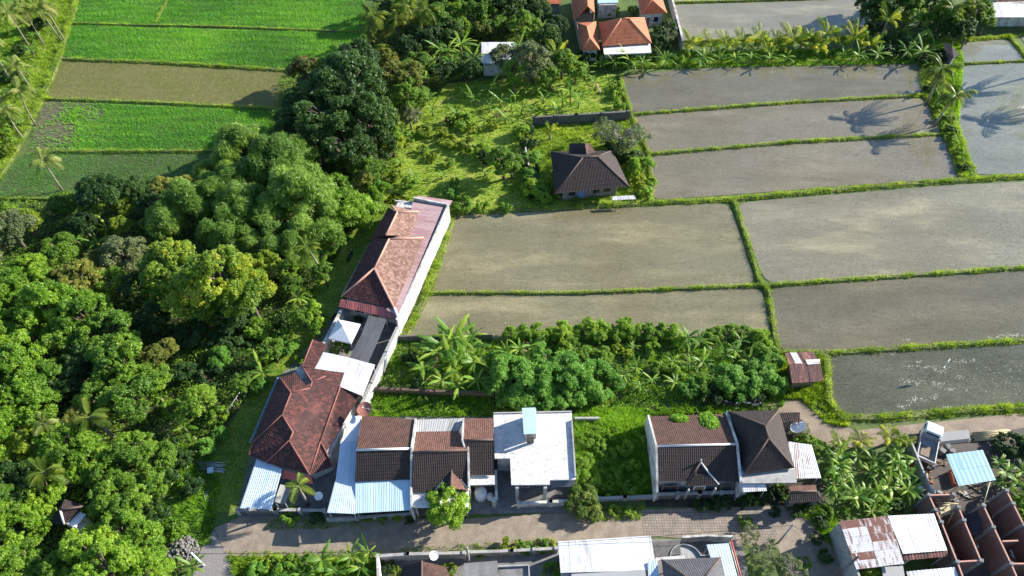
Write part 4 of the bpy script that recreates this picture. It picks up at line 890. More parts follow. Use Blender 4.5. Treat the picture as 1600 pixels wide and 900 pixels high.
# ------------------------------------------------------------------ vegetation prototypes
def unit(v): return v / np.maximum(np.linalg.norm(v, axis=-1, keepdims=True), 1e-6)
def leaf_quads(p, nrm, axis, l, w_):
    a = unit(axis - nrm * np.sum(axis * nrm, -1, keepdims=True)); b = np.cross(nrm, a)
    l = np.broadcast_to(np.asarray(l)[..., None] if np.ndim(l) else l, (len(p), 1)) if not np.ndim(l) else l[:, None]
    w_ = w_[:, None] if np.ndim(w_) else w_
    return np.stack([p - a * l * .5, p + b * w_ * .5 + a * l * .05, p + a * l * .5, p - b * w_ * .5 + a * l * .05], 1)
def crown_mesh(name, ncl, per, cr, ll, lw, flat=.75, low=-.35, droop=0.0, inner=.5, lobes=8, seed=0, lr=.42):
    g_ = np.random.default_rng(seed)
    ld = unit(g_.normal(size=(lobes * 6, 3))); ld = ld[ld[:, 2] > low + .1]
    keep = [0]
    for i in range(1, len(ld)):
        if len(keep) < lobes and min(np.linalg.norm(ld[i] - ld[j]) for j in keep) > .55: keep.append(i)
    ld = ld[keep]; nl = len(ld); lrad = lr * g_.uniform(.7, 1.2, nl); lc = ld * (1.0 - lrad * .95 - .08 * g_.random(nl))[:, None]; lt = g_.random(nl)
    li = g_.integers(0, nl, ncl * 2); d = unit(g_.normal(size=(ncl * 2, 3)) + ld[li] * .9 + [0, 0, .35])
    c = (lc[li] + d * (lrad[li] * g_.uniform(.65, 1.0, ncl * 2))[:, None])
    s_ = c[:, 2] > low; c, li = c[s_][:ncl], li[s_][:ncl]; n = len(c); c = c * [1, 1, flat]
    ctint = lt[li] * .45 + g_.random(n) * .55; crs = cr * .62 * g_.uniform(.6, 1.3, n)
    idx = np.repeat(np.arange(n), per); k = len(idx)
    e = unit(g_.normal(size=(k, 3)) + [0, 0, .3]); pos = c[idx] + e * (crs[idx] * g_.uniform(.4, 1.1, k))[:, None] * [1, 1, .8]
    nr = unit(e * .6 + np.array([0, 0, .6]) + g_.normal(size=(k, 3)) * .5)
    ax = g_.normal(size=(k, 3)) + e * .8 + np.array([0, 0, -droop])
    Lq = leaf_quads(pos, nr, ax, ll * g_.uniform(.7, 1.3, k), lw * g_.uniform(.7, 1.3, k))
    tint = np.clip(ctint[idx] * .7 + g_.random(k) * .3, 0, 1)
    return fast_mesh(name, Lq.reshape(-1, 3), 4, None, tint), c
def trunk_mesh(name, cents, zc, flat, seed, mat, r0=.075, nb=9):
    """unit tree: ground at z=-zc, crown centre at the origin"""
    rd = random.Random(seed); V = []; Fc = []
    top = Vector((rd.uniform(-.08, .08), rd.uniform(-.08, .08), -.15))
    base = Vector((0, 0, -zc)); pts = [base, base.lerp(top, .35) + Vector((rd.uniform(-.06, .06), rd.uniform(-.06, .06), 0)), base.lerp(top, .7), top]
    tube_geo(pts, [r0 * 1.35, r0, r0 * .85, r0 * .65], 8, V, Fc)
    for c in random.Random(seed).sample(list(map(tuple, cents)), min(nb, len(cents))):
        e = Vector(c); m = top.lerp(e, .5) + Vector((0, 0, .08)); st = base.lerp(top, rd.uniform(.7, 1))
        tube_geo([st, m, e], [r0 * .5, r0 * .33, r0 * .12], 5, V, Fc)
    return pmesh(name, V, Fc, mat, True)
PROTO = {}
def proto(key, zc, *a, bark='trunk', r0=.075, nb=9, nvar=2, **kw):
    PROTO[key] = (zc, [])
    for s in range(nvar):
        cm, c = crown_mesh('crown', *a, seed=hash(key) % 997 if False else sum(map(ord, key)) * 13 + s, **kw)
        PROTO[key][1].append((cm, trunk_mesh('trunk', c, zc, .75, s + 3, M[bark], r0, nb)))
proto('broad', 1.25, 230, 62, .19, .085, .05, nvar=4)
proto('dense', 1.2, 260, 55, .17, .072, .044, flat=.85, nvar=4, lobes=11, lr=.36)
proto('bamboo', 1.3, 420, 45, .3, .19, .026, flat=.95, low=-.5, droop=1.4, nvar=4, r0=.03, nb=25, lobes=9, lr=.38)
proto('bush', .55, 80, 60, .24, .15, .075, flat=.75, low=-.2, r0=.05, nvar=3)
proto('feather', .75, 220, 42, .22, .17, .04, flat=.7, droop=.6, r0=.04, nvar=3)
proto('bare', 1.0, 110, 22, .2, .085, .04, bark='greytrunk', r0=.032, nb=34, nvar=2)
proto('round', 1.1, 300, 50, .2, .085, .05, flat=.95, lobes=18, lr=.45, nvar=1)
proto('column', 1.6, 50, 60, .3, .16, .09, flat=1.6, low=-.9)
KINDS = {  # kind: (proto, leaf, name, description, category)
    'b': ('broad', 'green', 'broadleaf_tree', 'green broadleaf tree', 'tree'), 'l': ('broad', 'bright', 'broadleaf_tree', 'light green broadleaf tree', 'tree'),
    'd': ('dense', 'dark', 'broadleaf_tree', 'dark green dense tree', 'tree'), 'y': ('broad', 'yellow', 'broadleaf_tree', 'yellow green tree', 'tree'),
    'm': ('dense', 'mango', 'mango_tree', 'mango tree with yellow flush', 'tree'), 'o': ('broad', 'olive', 'broadleaf_tree', 'olive green tree', 'tree'),
    'g': ('dense', 'grey', 'broadleaf_tree', 'grey green fine leaved tree', 'tree'), 'f': ('bamboo', 'bamboo', 'bamboo_clump', 'feathery bamboo clump', 'bamboo'),
    's': ('bush', 'bright', 'shrub', 'bright green shrub', 'shrub'), 'k': ('bush', 'dark', 'shrub', 'dark green shrub', 'shrub'), 'w': ('bush', 'yellow', 'shrub', 'yellow green shrub', 'shrub'),
    'h': ('feather', 'fresh', 'leafy_bush', 'feathery green bush', 'bush'), 'e': ('feather', 'bright', 'leafy_bush', 'light green feathery bush', 'bush'), 'n': ('bare', 'grey', 'sparse_tree', 'sparse grey twiggy tree', 'tree'),
    'L': ('round', 'bright', 'broadleaf_tree', 'rounded light green tree', 'tree'), 'c': ('column', 'bright', 'slender_tree', 'slender light green sapling', 'tree'), 'r': ('broad', 'redflower', 'flowering_tree', 'tree with reddish flowers', 'tree'), 'q': ('feather', 'flower', 'flowering_bush', 'tall bush with cream flowers', 'bush')}
PLANTS = []      # (object, description, phrase, px, py)
def put_tree(kind, px, py, rpx, phrase):
    pk, lf, nm, desc, cat = KINDS[kind]; zc, var = PROTO[pk]; zt = zc
    p = R(px, py, 3); r = rpx * depth(p) / F; h = zc * r
    if kind in 'bdlyomgr': h = min(max(h * random.uniform(.85, 1.3), 2.6), 8.5)
    p = R(px, py, h); r = rpx * depth(p) / F * 1.12
    cm, tm = random.choice(var if pk != 'broad' or random.random() < .6 else PROTO['dense'][1])
    t = thing(nm, desc, cat, (p.x, p.y, 0), random.uniform(0, 6.28), desc + 's ' + phrase)
    for nme, me in (('trunk', tm), ('crown', cm)):
        o = link(nme, me, t); o.location = (0, 0, h); o.scale = (r * random.uniform(.92, 1.08), r * random.uniform(.92, 1.08), h / zc if nme == 'trunk' else r * random.uniform(.9, 1.1))
        if nme == 'crown':
            if not me.materials: me.materials.append(None)
            o.material_slots[0].link = 'OBJECT'; o.material_slots[0].material = L[lf]
    PLANTS.append((t, desc, phrase, px, py)); return t
def banana_leaf(name, a, b):
    V = []; Fc = []; n = 16; rd = random.Random(int(a * 100 + b * 10))
    for i in range(n + 1):
        t = i / n; x = t * (1 - .18 * t * (1 if b > .6 else .3)); z = a * t - b * t * t
        wd = .015 if t < .12 else .078 * math.sin(math.pi * ((t - .1) / .92) ** .75) ** .6 + .004
        wl, wr = (wd * (rd.uniform(.55, 1) if rd.random() < .35 else 1) for _ in (0, 1))
        V += [(x, -wl, z - wl * .35), (x, 0, z), (x, wr, z - wr * .35)]
    for i in range(n):
        for k in range(2): e = i * 3 + k; Fc.append([e, e + 1, e + 4, e + 3])
    m = pmesh(name, V, Fc, None, True); at = m.attributes.new('tint', 'FLOAT', 'FACE'); at.data.foreach_set('value', [.5] * len(m.polygons)); return m
BLEAF = [banana_leaf('leaf', .95, .55), banana_leaf('leaf', .7, .55), banana_leaf('leaf', .4, .42), banana_leaf('leaf', 1.5, .5), banana_leaf('leaf', .12, .35)]
for m in BLEAF: m.materials.append(L['banana'])
L['drybanana'] = leafmat('leaf_drybanana', [(0, (.16, .11, .05)), (1, (.3, .2, .09))], trans=.2)
BDRY = banana_leaf('leaf', -.35, .5); BDRY.materials.append(L['drybanana'])
def frond_mesh(name, a, b, n=27, ll=.27, droop=.55, full=False):
    V = []; Fc = []; sp = lambda t: Vector((t * (1 - .22 * t * b), 0, a * t - b * t * t))
    for i in range(12):
        t0, t1 = i / 12, (i + 1) / 12; p, q_ = sp(t0), sp(t1); w0 = .014 * (1 - t0) + .003; w1 = .014 * (1 - t1) + .003
        k = len(V); V += [p + Vector((0, -w0, .004)), p + Vector((0, w0, .004)), q_ + Vector((0, w1, .004)), q_ + Vector((0, -w1, .004))]; Fc.append([k, k + 1, k + 2, k + 3])
    rd = random.Random(5)
    for i in range(n):
        t = .14 + .86 * i / n; p = sp(t); le = ll * math.sin(math.pi * min(1, .18 + .8 * (t - .1))) ** .7 * rd.uniform(.85, 1.1)
        for s in (-1, 1):
            for zz in ((-droop,) if not full else (-droop, .5)):
                tip = p + Vector((le * .45, s * le * (.85 if zz < 0 else .6), le * zz + rd.uniform(-.02, .02))); mid = p.lerp(tip, .45) + Vector((0, 0, le * .12))
                k = len(V); wv = Vector((.0095, 0, 0)); V += [p - wv * .5, p + wv, mid + wv * 1.2, tip, mid - wv * .8]; Fc.append([k, k + 1, k + 2, k + 3, k + 4])
    m = pmesh(name, V, Fc); at = m.attributes.new('tint', 'FLOAT', 'FACE'); at.data.foreach_set('value', [.5] * len(m.polygons)); m.materials.append(None); return m
FR_OLD = [frond_mesh('frond', .55, .75), frond_mesh('frond', .2, .85), frond_mesh('frond', 1.0, .7), frond_mesh('frond', -.15, .8, droop=.8)]
FR_YNG = [frond_mesh('frond', 1.0, .85), frond_mesh('frond', .65, .85), frond_mesh('frond', 1.6, .75)]
FR_FOX = [frond_mesh('frond', .9, .95, 26, .26, .35, True), frond_mesh('frond', .4, .95, 26, .26, .35, True)]
def put_banana(px, py, rpx, phrase, nl=None, stem=None, desc='banana plant'):
    p0 = R(px, py, 2); s = rpx * depth(p0) / F * 1.12; sh = stem if stem is not None else s * random.uniform(.55, .85)
    p = R(px, py, sh + s * .25)
    t = thing('banana_plant', desc, 'banana plant', (p.x, p.y, 0), random.uniform(0, 6.28), desc + 's ' + phrase)
    tube('pseudostem', None, [(0, 0, 0), (.02, .03, sh * .5), (0, .05, sh)], [.13, .11, .08], M['pseudostem'], 7).parent = t
    nl = nl or random.randint(9, 13)
    for i in range(nl):
        v = 3 if i < 1 else random.choice((0, 0, 1, 1, 2, 2, 4)); o = link('leaf', BDRY if i >= nl - random.choice((0, 0, 1)) else BLEAF[v], t); o.location = (0, .05, sh - .05)
        o.rotation_euler = (random.uniform(-.25, .25), random.uniform(-.15, .15), i * 2.4 + random.uniform(-.4, .4)); k = s * random.uniform(.6, 1.15)
        o.scale = (k, k * random.uniform(.95, 1.35), k)
    PLANTS.append((t, desc, phrase, px, py)); return t
def put_palm(px, py, rpx, zc, phrase, leaf='palm', fr=None, n=16, lean=(0, 0), desc='coconut palm', name='coconut_palm', r0=.16):
    fr = fr or FR_OLD; p = R(px, py, zc); s = rpx * depth(p) / F * 1.15
    t = thing(name, desc, 'palm', (p.x - lean[0], p.y - lean[1], 0), 0, desc + 's ' + phrase); lx, ly = lean
    tube('trunk', None, [(0, 0, 0), (lx * .15, ly * .15, zc * .33), (lx * .5, ly * .5, zc * .68), (lx, ly, zc)], [r0 * 1.4, r0, r0 * .85, r0 * .8], M['palmtrunk'], 8).parent = t
    for i in range(n):
        o = link('frond', fr[i % len(fr)] if i > 2 else fr[min(2, len(fr) - 1)], t); o.location = (lx, ly, zc - .05); o.material_slots[0].link = 'OBJECT'; o.material_slots[0].material = L[leaf]
        o.rotation_euler = (random.uniform(-.25, .25), random.uniform(-.2, .2), i * 2.4 + random.uniform(-.3, .3)); k = s * random.uniform(.8, 1.1); o.scale = (k, k, k)
    PLANTS.append((t, desc, phrase, px, py)); return t
def trees(phrase, s):
    for e in s.split(';'):
        e = e.strip()
        if not e: continue
        k, v = e[0], list(map(float, e[1:].split(',')))
        if k == 'B': put_banana(v[0], v[1], v[2], phrase, stem=v[3] if len(v) > 3 else None)
        elif k == 'P': put_palm(v[0], v[1], v[2], v[3] if len(v) > 3 else 6, phrase, n=18, lean=(random.uniform(-1, 1), random.uniform(-.8, .8)))
        elif k == 'D': put_palm(v[0], v[1], v[2] * .85, v[3] if len(v) > 3 else 7, phrase, 'drypalm', n=15, r0=.11, lean=(random.uniform(-1, .4), random.uniform(-.8, .8)), desc='coconut palm with yellowing fronds')
        elif k == 'Y': put_palm(v[0], v[1], v[2], v[3] if len(v) > 3 else 1.2, phrase, 'youngpalm', FR_YNG + FR_OLD[2:3], 15, (0, 0), 'young coconut palm', 'young_coconut_palm', .14)
        else: put_tree(k, v[0], v[1], v[2], phrase)
W1 = 'in the bamboo grove'
trees(W1, 'f378,232,34;f430,255,42;f300,315,36;f365,305,36;f262,345,28;f348,358,34;f470,300,44;f455,250,36;f408,325,36;f440,372,32;f395,285,34;f415,225,26;f335,270,28;f495,345,34;f385,380,26;f470,400,24;e535,325,40;e565,330,30;e520,300,30;e500,385,24;b575,265,22;o558,262,16;h585,285,18')
W2 = 'by the green rice field'
trees(W2, 'd160,305,36;y196,322,18;y187,352,17;d215,300,26;o255,298,24;k100,322,22;b98,320,20;g195,398,34;o125,437,32;o150,408,18;g20,362,34;y42,350,26;b92,385,22;b100,400,20;l40,430,34;l15,450,32;o80,445,24;d130,350,22;d240,320,22;b145,330,22;d215,450,26;b175,440,24;o290,295,22;b10,330,16;B230,282,18;B268,276,20;B137,348,18;B150,375,20;B165,352,16;B118,372,16;B8,322,16;B52,425,20;B28,440,16;D66,250,28,5.5;B215,345,15;B280,300,14')
W3 = 'around the mango trees'
trees(W3, 'b520,375,20;b505,425,16;b470,490,17;h450,540,16;b425,545,18;h405,600,15;b375,600,17;P478,385,24,6;m268,418,44;m340,432,56;m388,462,42;m300,470,38;y412,415,26;o420,428,20;l250,460,26;d360,495,28;d235,500,26;b450,420,18;b455,445,16;B500,408,24;B465,462,22;B470,432,16;B478,410,16;k300,520,24;k340,540,22;k270,530,18')
W4 = 'left of the grass path'
trees(W4, 'l75,478,44;l38,508,38;l128,490,38;b172,528,46;b192,562,42;l30,556,40;l18,602,42;b62,600,38;d108,588,36;b208,618,44;l55,640,36;l92,690,36;l12,660,34;o240,560,22;b312,628,28;s340,650,16;b150,620,30;b235,590,28;o120,660,24;l25,485,30;b100,530,34;d140,560,32;b0,540,36;k285,585,22;k330,590,20;h345,560,20;s405,515,20;s440,525,14;c500,490,16;c495,515,13;s415,555,14;k370,545,18;k380,500,18;k230,690,22;s270,640,16;B285,665,24;B408,578,26;B395,560,16;B250,620,14;P137,652,30,5;D68,662,26,5;o260,545,16;s470,560,9;k440,500,12;b370,470,20')
W5 = 'near the tiny hut'
trees(W5, 'y42,700,32;d22,762,40;b112,700,38;l140,716,34;b205,708,34;b245,718,30;b184,774,40;b210,790,34;l74,766,30;l48,814,34;l30,830,36;b30,880,34;l142,866,44;l192,838,42;l220,856,38;l172,895,50;l238,897,32;b90,890,30;b8,790,36;d8,850,30;b160,742,24;b240,760,24;k260,740,20;k285,720,18;k300,760,16;k245,800,20;s270,830,18;h320,700,16;h345,680,14;k270,700,16;P68,738,30,4.5;B300,882,20;l105,905,40;b-30,820,46;b-40,740,46;l-30,660,44;l-45,580,44;b-40,500,44;g-40,420,40;b-20,900,44')
W6 = 'in the tall tree group'
trees(W6, 'd545,138,56;d515,185,46;d575,185,44;r478,112,26;o630,118,30;o605,92,18;b640,152,28;d480,160,36;d455,195,32;d500,225,34;d545,225,36;d590,225,28;d560,95,34;l608,212,20;y615,190,16;b520,110,26;b650,100,22;d450,235,24;g575,255,18;o590,60,18;b560,245,20;d530,170,40;g640,180,18;o570,280,13')
W7 = 'along the top edge'
trees(W7, 'P582,24,24,6;P632,8,22,6;P665,15,22,7;b680,30,26;d668,62,22;b712,20,22;o640,40,18;d610,20,20;b745,12,24;b770,35,22;d800,15,26;b820,40,26;d840,20,22;g790,92,24;g832,96,32;b805,110,20;o755,45,16;d700,50,22;d640,75,22;d690,110,20;d735,105,20;b720,45,20;d650,55,20;B690,72,23,3.2;B720,62,25,3.2;B705,92,23,3.2;B665,103,23,3.2;B740,85,21,3.2;B680,90,19,3.2;B650,115,17,3.2;B700,70,19,3.2;B865,78,21,3.2;Y870,85,20,3;b880,95,20;d855,60,22;B842,50,19,3.2;B812,66,17,3.2;d870,40,18;y600,80,14;P620,30,20,5;d770,0,30;d700,-10,34;b640,-15,30;d830,-15,30;b900,110,16;b855,115,18;Y890,100,18,2')
W8 = 'on the meadow'
trees(W8, 'B668,150,16,1.2;B805,145,17,1.2;B870,165,18,1.5;B845,135,16;B780,170,15;b800,255,18;e755,235,13;h705,300,12;k822,205,13;k826,225,13;k818,250,13;k830,262,12;k835,285,14;k826,302,12;h842,300,14;y612,222,20;Y860,205,14,1.5;B675,165,16,1.5;B712,172,15;B790,180,15;B815,165,16;B765,135,17;B740,150,15;e595,300,18;B725,140,13;B850,150,15;w770,195,10;s710,285,9;B690,270,11;B830,170,13;e640,285,12;w620,275,11;s720,192,18;b787,252,26;k765,245,16;B625,250,13;B648,272,13;B757,266,13;B782,152,16;B803,128,16;B765,162,14;B893,138,24;B905,150,22;B880,150,18;B800,160,13;B820,140,14;w700,222,14;w732,227,14;w690,208,12;e815,205,14;e835,295,18;s722,320,17;w660,205,12;s755,325,12;s790,325,10;B930,125,16;B915,110,16;B860,125,14;s700,255,9;w740,200,10;h830,245,14;h825,275,14;s850,310,12;B745,130,12;B785,115,14;s965,150,10;s968,165,10;s962,135,11;B950,122,14;s660,235,10;k705,190,10;s640,215,12;w675,245,9')
W9 = 'beside the dark farm house'
trees(W9, 'n970,208,34;n945,205,22;n995,215,20;e1003,262,20;w1000,285,13;s1008,302,13;k990,250,16;k970,245,13;k960,225,16;s1015,285,10;s850,295,12;s872,306,8;s930,314,7;s900,315,7')
W10 = 'below the orange roofs'
trees(W10, 'B960,92,20;B985,88,22;B1005,92,20;B1040,88,18;B1095,88,18;B940,95,16;k1040,48,18;k1030,70,16;n1045,55,14;n1050,40,12;s960,18,9;s990,18,10;k1000,35,9;B895,95,16;k915,92,14;s1060,92,10;k1020,88,12;s948,20,8;k980,95,14;B920,100,14')
W11 = 'in the upper palm row'
trees(W11, 'Y1082,70,21;Y1112,72,19;Y1137,70,20;Y1162,68,21;Y1188,66,21;Y1215,74,20;Y1240,64,24,1.8;Y1268,70,22;Y1292,54,23,2.2;Y1335,60,22,2;Y1358,68,20;Y1200,80,17;Y1225,70,19;Y1255,62,19;Y1280,76,19;B1100,84,17;B1150,84,17;B1205,86,15;B1230,86,15;B1320,78,18;B1345,82,17;B1375,80,18;B1175,84,15;k1390,82,13;k1360,84,11;s1130,90,7;s1255,90,7;s1300,86,8;s1070,84,8;B1125,86,13;Y1313,66,18;k1410,86,11')
W12 = 'in the top right grove'
trees(W12, 'd1370,20,24;d1395,8,26;b1420,18,26;d1450,15,26;b1480,25,24;d1500,45,22;b1525,20,24;d1470,45,20;k1365,45,14;Y1388,30,20,4;P1490,12,24,6;P1525,8,22,6;B1430,58,24;B1455,42,24;B1445,75,22;B1420,75,18;B1465,65,20;B1410,45,18;k1400,65,16;b1510,35,16;k1470,88,14;d1355,5,18;b1540,35,14;d1400,-18,30;d1460,-20,30;d1530,-20,30;w1415,30,10;Y1510,60,12,2;k1455,95,12;k1440,95,10')
W13 = 'on the upper paddy bund'
put_palm(1494, 148, 26, 5.4, W13, n=18, lean=(.9, .4)); put_palm(1472, 106, 30, 6.2, W13, n=18, lean=(-.3, .3))
put_palm(1650, 62, 30, 6.5, W13, n=18, lean=(.5, .3)); put_palm(1690, 105, 30, 6.5, W13, n=18, lean=(-.4, .2))
trees(W13, 's1450,105,9;k1452,140,9;s1466,170,9;s1472,160,10;k1486,205,9;s1484,215,9;s1496,238,8;k1504,262,8;s1462,185,7;B1468,140,11;B1476,178,10;k1445,92,10;Y1455,128,14,1.5;s1470,150,10;s1482,185,9;s1478,200,9;k1462,125,10;s1490,225,8;s1500,250,7;B1460,110,12')
W14 = 'in the walled back garden'
trees(W14, 'B710,520,41;B695,535,39;B728,540,36;B705,560,34;B660,570,27;B740,560,29;B690,590,25;B715,600,23;B745,590,23;B680,545,32;B735,520,29;B830,535,26;B790,545,22;B812,540,20;h800,585,32;h832,600,32;h868,600,34;h898,580,32;h930,590,30;h860,560,28;h780,570,22;h812,622,22;h845,625,22;h880,620,22;h915,612,22;e905,545,18;e940,555,16;h935,615,18;h775,605,20;e885,548,16;e822,520,14;e845,519,16;e876,518,17;e910,518,14;e927,510,17;e950,519,14;e978,512,17;e1000,518,13;e1018,519,15;e1044,514,15;e800,521,13;e1145,516,12;e1165,520,12;e1125,519,11;e1192,529,15;e1180,524,12;B1075,522,26;B1095,530,22;B1052,562,18;B1100,562,20;B1150,545,20;B1172,560,20;B995,572,16;B1000,600,16;B1055,595,18;B1120,580,18;B1135,550,18;B1160,530,18;B945,560,13;B1080,565,18;B990,540,11;h1140,592,24;h1172,600,22;h1205,592,22;e1100,600,18;e1195,550,18;h1205,565,18;h1180,578,18;k1110,620,16;h1075,605,16;h1150,615,16;k1180,622,14;s960,580,12;w980,555,10;w965,545,9;k650,600,14;k640,560,12;B665,592,14;s660,625,8;h1215,610,12;e1060,580,14;e860,525,14;e890,528,13;e935,525,13;e965,522,13;e988,520,13;e1032,520,12;e1060,530,14;e1110,525,13;h960,600,16;e1020,545,12;e1030,575,12;B975,585,13;B1020,590,15;h790,625,16')
W15 = 'along the lane'
trees(W15, 'k1205,765,11;k1222,768,10;s1215,758,9;k1200,778,9;s1228,782,8;k1262,795,9;L700,790,33;w722,775,15;q912,776,22;q905,790,20;q925,800,15;s455,806,14;k495,808,13;s575,808,9;s598,811,9;s620,806,9;k640,812,8;k1095,788,11;k1115,787,12;k1135,787,12;k1160,786,11;s1172,782,10;k1190,782,9;w797,852,13;s820,855,12;s845,853,12;w858,852,10;s862,893,14;k1210,800,9;k1240,800,10;n1185,852,26;n1170,832,16;n1200,870,18;n1238,890,22;s1165,815,10;s1255,880,12;k1290,870,12;k1275,840,11;k1285,815,12;s960,798,9;s985,800,8;s935,806,8;k605,885,11;w700,892,12;w620,895,10;s1360,895,12;s1320,800,9;s750,868,6;s780,896,8')
put_palm(466, 760, 25, 4.2, W15, 'palm', FR_FOX, 8, desc='foxtail palm', name='foxtail_palm', r0=.12)
W16 = 'at the lane corner'
trees(W16, 'B500,872,28;B545,868,26;B575,862,24;B520,890,24;B560,885,22;B470,895,20;s430,885,16;s455,880,14;w420,878,10;h400,892,14;s480,878,12;h440,895,14')
W17 = 'in the banana plot'
for i in range(34):
    x = random.uniform(1292, 1425); y = random.uniform(705, 798)
    if x > 1290 + (y - 690) * .15: put_banana(x, y, random.uniform(18, 27), W17, random.randint(9, 13), stem=random.uniform(.4, 1.3))
trees(W17, 'Y1310,692,16,1;Y1345,690,18,1.2;Y1392,684,20,1.4;Y1408,690,18,1.2;s1280,700,14;s1262,690,12;s1245,680,10;n1250,668,13;s1290,800,11;e1315,720,12;e1370,790,13;k1400,790,12')
W18 = 'beyond the building yard'
trees(W18, 'B1562,720,16;B1575,735,20;B1590,750,20;B1580,765,18;B1600,735,20;B1595,775,18;k1580,695,20;k1605,700,20;s1590,790,14;s1600,810,14;w1598,745,12;k1560,700,12;b1625,760,26;B1570,750,16')
W19 = 'in the top left belt'
trees(W19, 'D12,20,30,8;D55,8,26,7;D28,140,26,6;D5,170,28,5;D22,100,24,5;D70,12,20,6;B10,95,16;B45,75,16;B38,105,16;k15,120,14;s50,60,12;k30,80,12;s5,215,16;s20,190,14;o75,20,14;B0,140,14;w10,235,12;k60,40,14;s38,130,10;D-20,60,30,8;b-30,180,26;o35,30,14;D35,12,24,7')
W21 = 'in the vacant lot'
trees(W21, 'e915,690,14;s937,700,14;e912,720,15;e940,733,13;e925,752,15;s960,680,13;e975,700,14;s990,730,13;e960,745,14;e985,762,12;s945,765,12;e907,743,13;s920,672,12;e1000,690,12;e950,712,14;s970,722,12;e932,678,12;s1000,745,12')
W20 = 'in the courtyard'
trees(W20, 's533,543,15;k527,498,8;k560,500,7')
# distinguishing labels
ORD = 'first second third fourth fifth sixth seventh eighth ninth tenth'.split()
from collections import defaultdict
byk = defaultdict(list)
for e in PLANTS: byk[(e[1], e[2])].append(e)
for (desc, phrase), es in byk.items():
    n = len(es)
    if n == 1: es[0][0]['label'] = ('lone ' if n == 1 and not desc.startswith('tree') else 'single ') + desc + ' ' + phrase; continue
    rows = max(1, math.ceil(n / 8)); es.sort(key=lambda e: e[4]); k = math.ceil(n / rows)
    for r in range(rows):
        row = sorted(es[r * k:(r + 1) * k], key=lambda e: e[3])
        for i, e in enumerate(row):
            lab = desc + ' ' + phrase + ', '
            if rows > 1: lab += ('top' if r == 0 else ORD[r]) + ' row, '
            lab += (ORD[i] + ' from left' if len(row) > 1 else 'alone')
            e[0]['label'] = lab

# ------------------------------------------------------------------ grasses, rice, seedlings (stuff)
def inpoly(x, y, poly):
    c = np.zeros(len(x), bool); n = len(poly)
    for i in range(n):
        a, b = poly[i], poly[(i + 1) % n]
        if abs(a.y - b.y) < 1e-9: continue
        s = ((a.y > y) != (b.y > y)) & (x < (b.x - a.x) * (y - a.y) / (b.y - a.y) + a.x); c ^= s
    return c
def vnoise(x, y, f=1.0, s=0.0):
    return .5 + .25 * (np.sin(x * f * 1.3 + s + 1.7 * np.sin(y * f * .9 + s)) + np.sin(y * f * 1.7 - s * 2 + 1.3 * np.sin(x * f * 1.1)))
def blades(x, y, h, wd, nb, lean, z0=0.0):
    k = len(x); x, y, h = (np.repeat(q_, nb) for q_ in (x, y, h)); z0 = np.repeat(np.broadcast_to(z0, k), nb); m = k * nb
    a = rng.uniform(0, 2 * np.pi, m); hh = h * rng.uniform(.6, 1.2, m); ln = hh * lean * rng.uniform(.3, 1.3, m)
    b = np.stack([x + np.cos(a) * .03, y + np.sin(a) * .03, z0], 1); sd = np.stack([-np.sin(a), np.cos(a), np.zeros(m)], 1) * (wd * rng.uniform(.7, 1.3, m))[:, None] * .5
    tip = b + np.stack([np.cos(a) * ln, np.sin(a) * ln, hh], 1)
    return np.stack([b - sd, b + sd, tip], 1).reshape(-1, 3)
def stuff(name, V, mat, tint, label, cat):
    o = link(name, fast_mesh(name, V, 3, L[mat], tint)); return tag(o, label, cat, None, 'stuff')
def rand_in(poly, dens):
    xs = [p.x for p in poly]; ys = [p.y for p in poly]; a = (max(xs) - min(xs)) * (max(ys) - min(ys)); n = int(a * dens)
    x = rng.uniform(min(xs), max(xs), n); y = rng.uniform(min(ys), max(ys), n); s = inpoly(x, y, poly); return x[s], y[s]
def rows_in(poly, dx, dy, ang=0.0, jit=.04):
    c, s = math.cos(ang), math.sin(ang); P = [Vector((p.x * c + p.y * s, -p.x * s + p.y * c, 0)) for p in poly]
    xs = [p.x for p in P]; ys = [p.y for p in P]; gx, gy = np.meshgrid(np.arange(min(xs), max(xs), dx), np.arange(min(ys), max(ys), dy))
    x = gx.ravel() + rng.normal(0, jit, gx.size); y = gy.ravel() + rng.normal(0, jit, gx.size); k = inpoly(x, y, P); x, y = x[k], y[k]
    return x * c - y * s, x * s + y * c
for key, pts in PADDY.items():
    far = key in ('up4', 'up5', 'farsmall', 'fartop', 'up3')
    x, y = rows_in(pts, .2 if not far else .28, .27 if not far else .34, math.radians(2.5), .02)
    keep = rng.random(len(x)) < .45 + .6 * vnoise(x * .6, y * 1.5, .3, len(key)); x, y = x[keep], y[keep]
    V = blades(x, y, np.full(len(x), .17 if key == 'rightlow' else .105), .03, 3, 1.2, .03); t_ = np.clip(np.repeat(vnoise(x, y, .5), 3) + rng.normal(0, .2, len(x) * 3), 0, 1)
    stuff('rice_seedlings', V, 'seedling', t_, 'rows of small rice seedlings standing in muddy water', 'seedlings')
